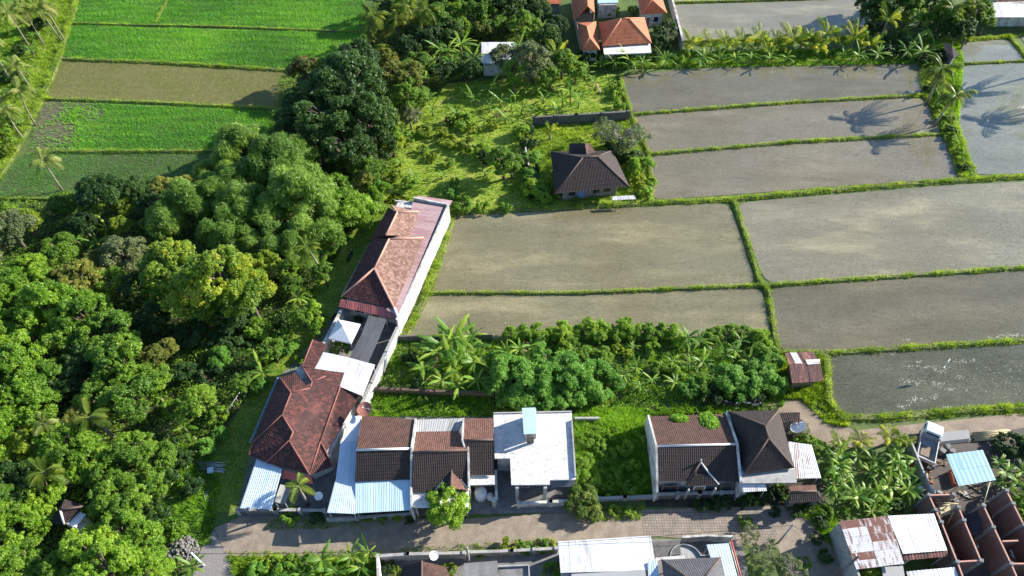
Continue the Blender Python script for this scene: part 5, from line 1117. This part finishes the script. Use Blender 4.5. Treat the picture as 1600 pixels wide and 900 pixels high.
for key, pts in RICE.items():
    sp = key in ('f3', 'f5'); tall = key == 'f5'; x, y = rows_in(pts, .22, .27, math.radians(-4), .03)
    if key == 'f4': k = rng.random(len(x)) < np.clip((x + 66 + (y - 80) * .2) / 8 + vnoise(x, y, .6), .12, 1); x, y = x[k], y[k]
    if key == 'f2': k = rng.random(len(x)) < np.clip(1.0 + 0 * x, .2, 1); x, y = x[k], y[k]
    V = blades(x, y, np.full(len(x), .26 if tall else .16 if sp else .34) * (.8 + .4 * vnoise(x, y, .5)), .07 if tall else .05 if sp else .09, 4 if sp else 5, .6, 0)
    nb = 4 if sp else 5; t_ = np.clip(np.repeat(.05 + .55 * vnoise(x, y, .16, 2) + .35 * vnoise(x * .3, y * 2.2, .9, 1), nb) + rng.normal(0, .17, len(x) * nb), 0, 1)
    stuff('young_rice', V, 'sparse' if sp and not tall else 'rice', t_ * (.6 if tall else 1), 'short yellowing rice in rows' if sp else 'lush green rice growing in rows', 'rice')
X = []; Y = []; ZZ = []; HH = []
for Q, wd, h in BUNDS:
    for a, b in zip(Q[:-1], Q[1:]):
        n = int((b - a).length * wd * 75); u_ = rng.random(n); v_ = rng.uniform(-.62, .62, n); d = (b - a).normalized()
        X.append(a.x + (b.x - a.x) * u_ - d.y * v_ * wd); Y.append(a.y + (b.y - a.y) * u_ + d.x * v_ * wd); ZZ.append(np.where(np.abs(v_) < .32, h * .9, h * .25)); HH.append(np.full(n, .2 + .12 * wd))
X, Y, ZZ, HH = map(np.concatenate, (X, Y, ZZ, HH)); kp = rng.random(len(X)) < .25 + .95 * vnoise(X, Y, .9, 6); X, Y, ZZ, HH = X[kp], Y[kp], ZZ[kp], HH[kp]; HH = HH * (.5 + 1.0 * vnoise(X, Y, 1.3)) * rng.uniform(.7, 1.3, len(X))
stuff('bund_grass', blades(X, Y, HH, .05, 4, .8, ZZ), 'grass', np.clip(np.repeat(.1 + .85 * (.5 * vnoise(X, Y, .5, 4) + .5 * vnoise(X, Y, 2.3, 1)), 4) + rng.normal(0, .2, len(X) * 4), 0, 1), 'bright grass growing on the paddy bunds', 'grass')
def grass(poly, dens, h, wd, mat, label, nb=4, cl=.6, lean=.7, name='grass'):
    x, y = rand_in(poly, dens); v = .5 * vnoise(x, y, .8, 1) + .5 * vnoise(x, y, 3.3, 2); k = rng.random(len(x)) < (1 - cl) + cl * v * 1.6; x, y, v = x[k], y[k], v[k]
    stuff(name, blades(x, y, h * (.4 + 1.1 * v), wd, nb, lean, 0), mat, np.clip(np.repeat(.4 * vnoise(x, y, .45, 3) + .5 * vnoise(x, y, 2.7, 3), nb) + rng.normal(0, .2, len(x) * nb), 0, 1), label, 'grass')
grass(clearing, 26, .2, .06, 'grass', 'rough grass on the meadow left of the farm house')
belt1 = px_poly('132,-40 118,10 92,92 66,156 20,242 -10,290 -20,280 0,242 38,156 62,92 85,20 100,-40'); sheet_poly('grass_belt', belt1, M['lawn'], .002); grass(belt1, 70, .25, .06, 'grass', 'grass on the belt left of the green rice')
belt2 = px_poly('1438,60 1498,62 1504,100 1500,150 1497,205 1524,280 1503,282 1476,205 1446,150'); sheet_poly('grass_belt', belt2, M['lawn'], .034); grass(belt2, 90, .4, .08, 'lotgrass', 'thick weeds on the belt between upper paddies')
grass(strip, 45, .12, .04, 'grass', 'short grass on the path beside the long house')
grass(plot, 22, .4, .08, 'lotgrass', 'weeds and grass in the garden behind the row houses')
grass(lot, 130, .8, .12, 'lotgrass', 'tall lush grass filling the vacant lot', 4, .3, .9)
grass(px_poly('905,640 1015,640 1015,662 900,662'), 120, .6, .1, 'lotgrass', 'tall weeds behind the vacant lot')
grass(px_poly('580,620 770,622 770,652 575,652'), 70, .3, .07, 'lotgrass', 'grass between the garden wall and the row houses')
grass(px_poly('1210,550 1292,555 1300,640 1330,668 1290,662 1250,622 1200,628'), 70, .35, .07, 'grass', 'grass on the bank around the rusty shed')
grass(px_poly('360,872 590,872 590,960 380,960'), 80, .4, .08, 'grass', 'grass verge below the lane at the bottom')
grass(px_poly('896,795 1005,792 1002,812 930,815 900,808'), 70, .22, .05, 'grass', 'grass verge along the lane before the vacant lot')
grass(px_poly('415,812 560,810 570,825 420,828'), 50, .2, .05, 'grass', 'grass strip before the red house')
grass(px_poly('1230,790 1300,790 1320,860 1345,930 1300,860 1270,820'), 70, .35, .07, 'lotgrass', 'weeds beside the side lane')
grass(px_poly('0,20 70,-20 118,-20 40,160 0,260 -60,260'), 40, .45, .09, 'grass', 'tall yellowish grass in the palm belt')
grass(px_poly('1015,640 1130,636 1140,646 1012,650'), 60, .4, .08, 'lotgrass', 'weeds behind the creeper roofed house')
grass(px_poly('830,190 985,184 1010,310 840,316'), 40, .25, .06, 'grass', 'grass in the garden of the farm house')
grass(px_poly('900,84 1440,76 1440,100 965,108 900,110'), 40, .4, .08, 'lotgrass', 'weeds under the palm row between paddies')
grass(px_poly('1450,640 1600,632 1780,622 1780,640 1600,650'), 40, .3, .06, 'grass', 'grass along the dirt track')
grass(px_poly('240,690 330,690 345,760 330,850 270,860 235,800'), 60, .3, .07, 'lotgrass', 'shaded grass at the edge of the lower wood', 4)
# low undergrowth of the wood and creeper on the back roof
def litter_leaves(poly, dens, zmax, sz, mat, name, label, cat):
    x, y = rand_in(poly, dens); k = len(x); z = zmax * rng.random(k) * vnoise(x, y, .9, 5); p = np.stack([x, y, z], 1)
    nr = unit(rng.normal(size=(k, 3)) * .5 + [0, 0, 1]); o = link(name, fast_mesh(name, leaf_quads(p, nr, rng.normal(size=(k, 3)), sz * rng.uniform(.6, 1.4, k), sz * .45 * rng.uniform(.7, 1.3, k)).reshape(-1, 3), 4, L[mat], np.clip(rng.normal(.4, .25, k), 0, 1)))
    return tag(o, label, cat, None, 'stuff')
litter_leaves(forest, 48, 1.3, .3, 'green', 'undergrowth', 'dark low undergrowth on the woodland floor', 'undergrowth')
litter_leaves(plot, 16, .6, .28, 'bright', 'ground_cover', 'low leafy ground cover in the garden', 'ground cover')
litter_leaves(road, 7, .02, .09, 'drybanana', 'fallen_leaves', 'dry leaves and litter scattered on the lane', 'leaf litter')
grass(px_poly('352,862 600,858 735,850 870,842 870,850 735,862 600,872 352,876'), 45, .16, .05, 'grass', 'weeds along the lower edge of the lane')
def creeper(c, rx, ry, n, label):
    z0 = 2.6; k = n; a = rng.uniform(0, 6.28, k); r_ = np.sqrt(rng.random(k)); ctr = R(*c, z0 + .35)
    x = ctr.x + rx * r_ * np.cos(a); y = ctr.y + ry * r_ * np.sin(a); z = 4.75 - (R(1085, 695, 4.75).y - 0) * 0 + 0 * x
    rb_, eb = R(1085, 695, 4.3), R(1075, 649, 2.5); z = rb_.z + (eb.z - rb_.z) * np.clip((y - rb_.y) / (eb.y - rb_.y), 0, 1.1) + .05 + .45 * rng.random(k) * (1 - r_ ** 2)
    nr = unit(rng.normal(size=(k, 3)) * .6 + [0, .3, 1]); m = fast_mesh('creeper', leaf_quads(np.stack([x, y, z], 1), nr, rng.normal(size=(k, 3)), .26 * rng.uniform(.6, 1.3, k), .12 * rng.uniform(.7, 1.3, k)).reshape(-1, 3), 4, L['lotgrass'], rng.random(k))
    tag(link('creeper', m), label, 'creeper', None)
creeper((1108, 657), 1.0, 1.3, 1100, 'bright green creeper patch on the right of the brown roof'); creeper((1062, 652), 1.0, .6, 500, 'smaller creeper patch on the left of the brown roof')
# floating scum in the lower right paddy
def scum(spots):
    P = []
    for (cx, cy, rx, ry, n) in spots:
        k = n; a = rng.uniform(0, 6.28, k); r_ = rng.random(k) ** .7
        for q_, w_ in zip(zip(cx + rx * r_ * np.cos(a), cy + ry * r_ * np.sin(a)), rng.uniform(.04, .11, k)):
            p = R(q_[0], q_[1], .045); P.append((p.x, p.y, w_))
    P = np.array(P); k = len(P); p = np.stack([P[:, 0], P[:, 1], np.full(k, .045) + rng.random(k) * .01], 1); nr = np.tile([0, 0, 1.0], (k, 1))
    m = fast_mesh('floating_scum', leaf_quads(p, nr, rng.normal(size=(k, 3)) * [1, .4, 0], P[:, 2] * 1.6, P[:, 2]).reshape(-1, 3), 4, plain('pale_scum', (.46, .46, .36), .9), None)
    tag(link('floating_scum', m), 'pale scum and straw floating on the lower right paddy', 'scum', None, 'stuff')
scum([(1425, 597, 22, 8, 60), (1445, 574, 40, 3, 60), (1470, 580, 12, 4, 30), (1465, 600, 12, 6, 40), (1430, 625, 18, 6, 60), (1410, 635, 14, 4, 35), (1460, 620, 8, 4, 25), (1480, 637, 8, 4, 25), (1500, 565, 10, 4, 25), (1395, 553, 4, 4, 12), (1520, 563, 8, 3, 14), (1485, 608, 10, 3, 20), (1560, 600, 60, 30, 80), (1580, 580, 20, 20, 25), (1580, 524, 22, 4, 80), (1418, 531, 8, 2, 16), (1560, 527, 18, 3, 30), (1437, 564, 6, 3, 14), (1500, 590, 8, 4, 20), (1384, 643, 4, 3, 8)])

# ------------------------------------------------------------------ vehicles, dishes, poles and small things
def at_local(fn):
    return fn
def wheel(parent, c, r, wd, rz, name='wheel'):
    rot = Euler((math.pi / 2, 0, rz)).to_matrix()
    o = lathe(name, parent, c, [(r * .55, -wd / 2), (r * .92, -wd / 2), (r, -wd / 4), (r, wd / 4), (r * .92, wd / 2), (r * .55, wd / 2)], M['black'], 18, rot)
    h = lathe('rim', None, Vector(c) - parent.location, [(r * .1, -wd * .55), (r * .55, -wd * .45), (r * .55, wd * .45), (r * .1, wd * .55)], M['steel'], 14, rot); h.parent = o
    return o
def motorbike(label, p, rz, body):
    t = thing('motorbike', label, 'motorbike', (p.x, p.y, 0), 0, 'motorbikes parked outdoors')
    d = Vector((math.cos(rz), math.sin(rz), 0)); c = Vector((p.x, p.y, 0)); s = Vector((-d.y, d.x, 0))
    for k in (-.62, .62): wheel(t, c + d * k + Vector((0, 0, .29)), .29, .1, rz)
    box('body', t, c + d * -.05 + Vector((0, 0, .45)), (.75, .24, .3), rz, body, .06); box('rear_cowl', t, c - d * .55 + Vector((0, 0, .66)), (.55, .22, .16), rz, body, .05, ry=.12)
    box('seat', t, c - d * .3 + Vector((0, 0, .78)), (.75, .26, .1), rz, M['black'], .04); box('front_shield', t, c + d * .45 + Vector((0, 0, .68)), (.14, .36, .5), rz, body, .05, ry=-.35)
    tube('handlebar', t, [c + d * .4 + s * .34 + Vector((0, 0, 1.0)), c + d * .48 + Vector((0, 0, 1.02)), c + d * .4 - s * .34 + Vector((0, 0, 1.0))], .02, M['darkmetal'], 6)
    tube('fork', t, [c + d * .46 + Vector((0, 0, .98)), c + d * .62 + Vector((0, 0, .3))], .035, M['steel'], 6); box('headlight', t, c + d * .54 + Vector((0, 0, .93)), (.1, .16, .13), rz, M['white'], .03)
    for k in (-1, 1): tube('mirror', t, [c + d * .4 + s * k * .25 + Vector((0, 0, 1.0)), c + d * .38 + s * k * .3 + Vector((0, 0, 1.2))], [.01, .04], M['darkmetal'], 6)
motorbike('dark motorbike with pale cowl parked under the garden trees', R(1142, 631, .5), -.25, M['darkmetal'])
motorbike('motorbike beside a pale crate by the dirt track', R(1172, 628, .5), .1, M['white'])
motorbike('motorbike in the shade on the grass path beside the long house', R(547, 399, .5), 1.4, M['darkmetal'])
t = thing('crate', 'pale crate next to the motorbike on the dirt track', 'crate', tuple(R(1181, 628, 0)))
c = R(1181, 628, .3)
for z in (.08, .25, .42): 
    for dx, dy, sx, sy in ((0, .32, .9, .04), (0, -.32, .9, .04), (.43, 0, .04, .6), (-.43, 0, .04, .6)): box('slat', t, (c.x + dx, c.y + dy, z), (sx, sy, .13), 0, M['ridge_white'])
box('base', t, (c.x, c.y, .03), (.86, .6, .05), 0, M['ridge_white'])
# truck
t = thing('small_truck', 'small white truck with an open grey bed by the building yard', 'truck', tuple(R(1449, 695, 0)))
rear, front = R(1443, 712, 1.0), R(1456, 667, 1.7); d = Vector((front.x - rear.x, front.y - rear.y, 0)).normalized(); rz = math.atan2(d.y, d.x); s = Vector((-d.y, d.x, 0)); c = Vector((R(1449, 697, .8).x, R(1449, 697, .8).y, 0))
box('bed_floor', t, c - d * .55 + Vector((0, 0, .72)), (2.7, 1.6, .12), rz, M['wall_grey'])
for k in (-1, 1): box('side_panel', t, c - d * .55 + s * k * .82 + Vector((0, 0, 1.0)), (2.7, .06, .5), rz, M['steel'])
box('tailgate', t, c - d * 1.92 + Vector((0, 0, 1.0)), (.06, 1.7, .5), rz, M['steel']); box('headboard', t, c + d * .83 + Vector((0, 0, 1.2)), (.06, 1.7, .9), rz, M['steel'])
box('cab', t, c + d * 1.55 + Vector((0, 0, 1.25)), (1.3, 1.62, 1.5), rz, M['white'], .1); 
cabw = box('rear_window', t, c + d * .91 + Vector((0, 0, 1.62)), (.04, 1.2, .42), rz, M['glass']); box('windscreen', t, c + d * 2.17 + Vector((0, 0, 1.6)), (.06, 1.35, .5), rz, M['glass'])
for k in (-1, 1): box('side_window', t, c + d * 1.6 + s * k * .8 + Vector((0, 0, 1.62)), (.7, .05, .42), rz, M['glass']); box('headlight', t, c + d * 2.2 + s * k * .6 + Vector((0, 0, .85)), (.06, .25, .15), rz, M['white'])
for k in range(6): box('roof_rib', t, c + d * 1.5 + s * (-.5 + k * .2) + Vector((0, 0, 2.01)), (.9, .06, .03), rz, M['steel'])
for kd in (-1.2, 1.55):
    for k in (-1, 1): wheel(t, c + d * kd + s * k * .72 + Vector((0, 0, .33)), .33, .2, rz)
box('chassis', t, c + Vector((0, 0, .5)), (4.0, .8, .18), rz, M['darkmetal'])
tag(box('sand_load', None, c - d * .7 + Vector((0, 0, .83)), (1.3, 1.1, .1), rz, M['dirt'], .04), 'patch of sand lying on the bed of the white truck', 'sand')
# satellite dishes
def dish(label, p, r, mat, to, z0=0.0):
    t = thing('satellite_dish', label, 'dish', (p.x, p.y, z0)); rot = Vector(to).normalized().to_track_quat('Z', 'Y').to_matrix()
    V = []; Fc = []; n = 20
    for i in range(5):
        rr = r * i / 4
        for k in range(n): a = 2 * math.pi * k / n; V.append(local(t, p + rot @ Vector((rr * math.cos(a), rr * math.sin(a), .22 * rr * rr / r))))
    for i in range(4):
        for k in range(n): Fc.append([i * n + k, i * n + (k + 1) % n, (i + 1) * n + (k + 1) % n, (i + 1) * n + k])
    link('reflector', pmesh('reflector', V, Fc, mat, True), t)
    f = p + rot @ Vector((0, 0, r * .8))
    for k in range(3): a = 2.1 * k + .5; tube('strut', t, [p + rot @ Vector((r * .9 * math.cos(a), r * .9 * math.sin(a), .2 * r)), f], .015, M['steel'], 5)
    box('feed_horn', t, f, (.12, .12, .12), 0, M['white'], .02); tube('mast', t, [(p.x, p.y, z0), (p.x, p.y, p.z)], .05, M['steel'], 6)
dish('large rust red satellite dish at the corner of the row house roof', R(570, 640, 3.7), .78, M['dish_red'], (-.15, -.2, 1), 2.6)
dish('white satellite dish in the front yard of the red house', R(498, 775, 1.6), .4, M['white'], (.1, -.4, 1), 0)
dish('white satellite dish on the grey lane wall at the bottom', R(678, 868, 2.0), .42, M['white'], (.2, -.3, 1), 1.6)
dish('large white mesh dish behind the dark hip roof', R(1248, 668, 2.0), .8, M['white'], (-.5, .3, .8), 0)
# poles and wires
def utility_pole(label, b, h, mat, r=.12, arms=True):
    t = thing('utility_pole', label, 'pole', (b.x, b.y, 0)); tube('shaft', t, [(b.x, b.y, 0), (b.x, b.y, h * .5), (b.x, b.y, h)], [r, r * .85, r * .7], mat, 10)
    if arms:
        box('crossarm', t, (b.x, b.y, h - .35), (.1, 1.1, .08), 0, M['steel'])
        for k in (-.5, 0, .5): lathe('insulator', t, (b.x, b.y + k, h - .3), [(.05, 0), (.06, .08), (.03, .16)], M['white'], 8)
    return Vector((b.x, b.y, h - .2))
p1 = utility_pole('grey utility pole at the lane edge beside the concrete roof', R(733, 877), 3.6, M['wall_grey'], .11, False)
p2 = utility_pole('white leaning pole at the gravel path by the rubble', R(319, 884), 3.4, M['white'], .11, False)
p3 = utility_pole('dark utility pole beside the rusty workshop roof', R(1302, 905), 6.0, M['wall_dark'], .13, True)
p4 = utility_pole('pole by the lane in front of the paved stretch', R(1216, 848), 4.5, M['wall_grey'], .1, False)
def wire(label, a, b, sag=.4):
    pts = [a.lerp(b, i / 10) - Vector((0, 0, sag * 4 * (i / 10) * (1 - i / 10))) for i in range(11)]
    tag(tube('overhead_wire', None, pts, .02, M['black'], 4), label, 'wire', 'overhead wires')
wire('thin wire from the white leaning pole to the grey pole', p2, p1); wire('thin wire along the lane between grey pole and paved stretch', p1, p4); wire('wire from the paved stretch to the dark utility pole', p4, p3)
wire('wire crossing the dirt track above the truck', R(1310, 700, 3.5), R(1420, 655, 3.5), .2)
# rubble heap: separate stones
t = thing('rubble_heap', 'heap of pale rubble stones beside the white leaning pole', 'rubble', tuple(R(288, 855, 0)))
SM = []
for k in range(4):
    bm = bmesh.new(); bmesh.ops.create_icosphere(bm, subdivisions=1, radius=1); rd = random.Random(k)
    for v in bm.verts: v.co = Vector((v.co.x * rd.uniform(.7, 1.2), v.co.y * rd.uniform(.7, 1.2), v.co.z * rd.uniform(.6, 1)))
    m = bpy.data.meshes.new('stone'); bm.to_mesh(m); bm.free(); m.materials.append(M['stone']); SM.append(m)
for i in range(290):
    a = random.uniform(0, 6.28); r_ = math.sqrt(random.random()); p = R(284 + 27 * r_ * math.cos(a), 856 + 21 * r_ * math.sin(a), 0); k = random.uniform(.07, .19)
    o = link('stone', random.choice(SM), t); o.location = (p.x - t.location.x, p.y - t.location.y, (1 - r_) * random.uniform(0, .5) + k * .5); o.scale = (k,) * 3; o.rotation_euler = (random.random() * 6, random.random() * 6, random.random() * 6)
# white sheet on a stick in the paddy
t = thing('bird_scarer', 'white sheet on a stick standing in the lower right paddy', 'flag', tuple(R(1464, 585, 0)))
b = R(1464, 585, 0); tube('stick', t, [b, (b.x + .05, b.y, 2.5)], .02, M['bamboo'], 5)
V = []; Fc = []
u1, n1 = Vector((.35, .45, .82)).normalized(), Vector((.77, -.6, 0)).normalized(); v1 = n1.cross(u1).normalized(); cc = Vector((b.x + .05, b.y, 2.2))
for i in range(7):
    for j in range(5): V.append(local(t, cc + u1 * (1.2 * (i / 6 - .5)) + v1 * (.32 * (j / 4 - .5)) + n1 * (.06 * math.sin(i * 1.3 + j))))
for i in range(6):
    for j in range(4): Fc.append([i * 5 + j, i * 5 + j + 1, i * 5 + j + 6, i * 5 + j + 5])
link('cloth', pmesh('cloth', V, Fc, M['white'], True), t)
# pile of poles with a blue bucket on the grass, rail at the wood edge
t = thing('pole_stack', 'stack of grey poles lying on the shaded grass left of the carport', 'poles', tuple(R(330, 728, 0)))
for i in range(10):
    a = R(308 + random.uniform(0, 8), 720 + i * 1.5, .12 + .05 * (i % 3)); b = R(345 + random.uniform(0, 9), 725 + i * 1.6 + random.uniform(-2, 3), .15 + .05 * (i % 3)); tube('pole', t, [a, b], .035, M['steel'], 5)
t = thing('metal_box', 'pale blue metal sheet box beside the stack of poles', 'box', tuple(R(329, 735, 0))); p = R(329, 735, .3)
box('body', t, (p.x, p.y, .2), (.5, .5, .4), .3, M['blue_sheet']); box('lid', t, (p.x, p.y, .42), (.56, .56, .05), .3, M['blue_sheet'])
t = thing('ladder', 'short ladder lying on the grass below the pole stack', 'ladder', tuple(R(322, 775, 0)))
for k in (0, 1): tube('rail', t, [R(318 + 5 * k, 768, .1), R(321 + 5 * k, 783, .1)], .03, M['steel'], 5)
for i in range(6): tube('rung', t, [R(318.4 + i * .5, 769 + i * 2.6, .1), R(323.4 + i * .5, 769 + i * 2.6, .1)], .02, M['steel'], 5)
t = thing('rail_fence', 'pale rail fence at the wood edge beside the grass path', 'fence', tuple(R(365, 625, 0)))
a, b = R(355, 642, .9), R(375, 612, .9); tube('rail', t, [a, b], .04, M['wall_grey'], 6)
for i in range(4): p = a.lerp(b, i / 3); tube('post', t, [(p.x, p.y, 0), (p.x, p.y, .95)], .04, M['wall_grey'], 6)
# things in the building yard
t = thing('sheet_stack', 'stack of grey roofing sheets beside the truck', 'sheet stack', tuple(R(1490, 682, 0)))
for i in range(6): quad_slab('sheet', t, R(1463 + i, 678 - i * .5, .1 + i * .06), R(1508 + i, 674 - i * .5, .1 + i * .06), R(1516, 690 - i, .1 + i * .06), R(1468, 695 - i, .1 + i * .06), .04, M['fibre'])
t = thing('bamboo_stack', 'stack of bamboo poles lying along the dirt track', 'bamboo', tuple(R(1550, 683, 0)))
for i in range(14): tube('bamboo_pole', t, [R(1519 + random.uniform(0, 6), 676 + i * 1.0, .1 + .07 * (i % 3)), R(1574 + random.uniform(0, 8), 671 + i * 1.1, .1 + .07 * (i % 3))], .05, M['bamboo'], 6)
t = thing('concrete_blocks', 'grey concrete pillars lying beside the truck', 'concrete blocks', tuple(R(1475, 710, 0)))
for q_ in ((1471, 706), (1480, 700), (1426, 709), (1486, 706)): p = R(*q_, .4); box('block', t, (p.x, p.y, .4), (.55, .55, .8), random.random(), M['concrete'], .03)
t = thing('tile_pile', 'pile of new red clay tiles at the banana plot wall', 'tile pile', tuple(R(1422, 727, 0)))
for i in range(36): p = R(1416 + (i % 6) * 1.8, 722 + (i // 6) * 2.4, 0); box('clay_tile', t, (p.x, p.y, .15 + .05 * (i % 4)), (.24, .36, .12), random.uniform(-.3, .3), M['redclay'])
t = thing('brick_stack', 'stack of red bricks under the sky blue shelter', 'brick stack', tuple(R(1485, 750, 0)))
for i in range(5):
    for j in range(6): p = R(1483 + j * 1.3 + i * 1.2, 739 + i * 4.5, 0); box('brick', t, (p.x, p.y, .3), (.22, .3, .6), .4, M['redclay'])
for q_, lab in (((1436, 766), 'tall white sack beside the yard wall'), ((1454, 768), 'round white sack in the building yard')):
    t = thing('cement_sack', lab, 'sack', tuple(R(*q_, 0))); p = R(*q_, .3); lathe('body', t, (p.x, p.y, 0), [(.3, 0), (.42, .25), (.4, .5), (.25, .72), (.1, .8)], M['white'], 12); tube('tie', t, [(p.x, p.y, .78), (p.x + .05, p.y, .95)], [.06, .1], M['white'], 6)
t = thing('scaffold', 'timber scaffold leaning in the unfinished brick house', 'scaffold', tuple(R(1480, 805, 0)))
for a_, b_ in (((1462, 785, 2.4), (1497, 787, 2.6)), ((1440, 773, 1.5), (1470, 782, 2.6)), ((1466, 805, .1), (1481, 790, 2.8)), ((1475, 830, .1), (1490, 800, 2.8)), ((1468, 790, 2.5), (1484, 788, 2.5))): tube('timber', t, [R(*a_), R(*b_)], .05, M['bamboo'], 5)
quad_slab('platform', t, R(1468, 793, 2.0), R(1484, 790, 2.0), R(1487, 803, 2.0), R(1471, 806, 2.0), .06, M['bamboo'])
t = thing('wheelbarrow', 'wheelbarrow standing by the bamboo pole in the yard', 'wheelbarrow', tuple(R(1459, 728, 0))); p = R(1459, 728, .4)
box('tray', t, (p.x, p.y, .5), (.8, .55, .25), .5, M['darkmetal'], .05); wheel(t, Vector((p.x - .5, p.y - .25, .2)), .2, .08, .5)
for k in (-.2, .2): tube('handle', t, [(p.x - .3, p.y + k, .4), (p.x + .95, p.y + k + .45, .55)], .025, M['wood'], 5)
t = thing('concrete_post', 'pale gate post on the driveway of the narrow row house', 'gate post', tuple(R(772, 790, 0))); p = R(772, 790, 0); box('shaft', t, (p.x, p.y, .7), (.35, .35, 1.4), 0, M['wall_white']); box('cap', t, (p.x, p.y, 1.44), (.45, .45, .1), 0, M['wall_white'])
t = thing('shade_sheet', 'grey shade cloth hung beside the carport of the red house', 'shade cloth', tuple(R(440, 770, 0)))
V = []; Fc = []; a, b, c, d = R(438, 757, 2.3), R(457, 755, 2.3), R(446, 787, 2.0), R(429, 783, 2.0)
for i in range(7):
    for j in range(7): s_, u_ = i / 6, j / 6; V.append(local(t, a.lerp(b, s_).lerp(d.lerp(c, s_), u_) - Vector((0, 0, .3 * math.sin(math.pi * s_)))))
for i in range(6):
    for j in range(6): Fc.append([i * 7 + j, i * 7 + j + 1, i * 7 + j + 8, i * 7 + j + 7])
link('cloth', pmesh('cloth', V, Fc, M['fibre'], True), t)
for p in (a, b, c, d): tube('post', t, [(p.x, p.y, 0), p], .03, M['steel'], 5)


# building rubbish lying in the bays of the unfinished house and the yard
def rubbish(label, spots, n):
    t = thing('building_rubbish', label, 'rubbish', tuple(R(*spots[0], 0)))
    for i in range(n):
        c_ = random.choice(spots); p = R(c_[0] + random.uniform(-9, 9), c_[1] + random.uniform(-9, 9), .06); k = random.random()
        if k < .45: box('plank', t, (p.x, p.y, .05 + .04 * (i % 3)), (random.uniform(.7, 1.8), .14, .04), random.uniform(0, 3.1), random.choice((M['bamboo'], M['wood'])))
        elif k < .8: box('brick', t, (p.x, p.y, .06), (.24, .12, .1), random.uniform(0, 3.1), M['redclay'])
        else: box('sack', t, (p.x, p.y, .09), (.55, .35, .16), random.uniform(0, 3.1), random.choice((M['ridge_white'], M['wall_grey'])), .05)
rubbish('planks, bricks and bags scattered between the brick walls', [(1478, 840), (1495, 862), (1520, 860), (1545, 870), (1560, 800), (1555, 850), (1590, 870)], 60)
rubbish('loose planks and bricks lying around the blue shelter', [(1450, 745), (1475, 775), (1500, 775), (1520, 770), (1430, 740), (1465, 720)], 36)
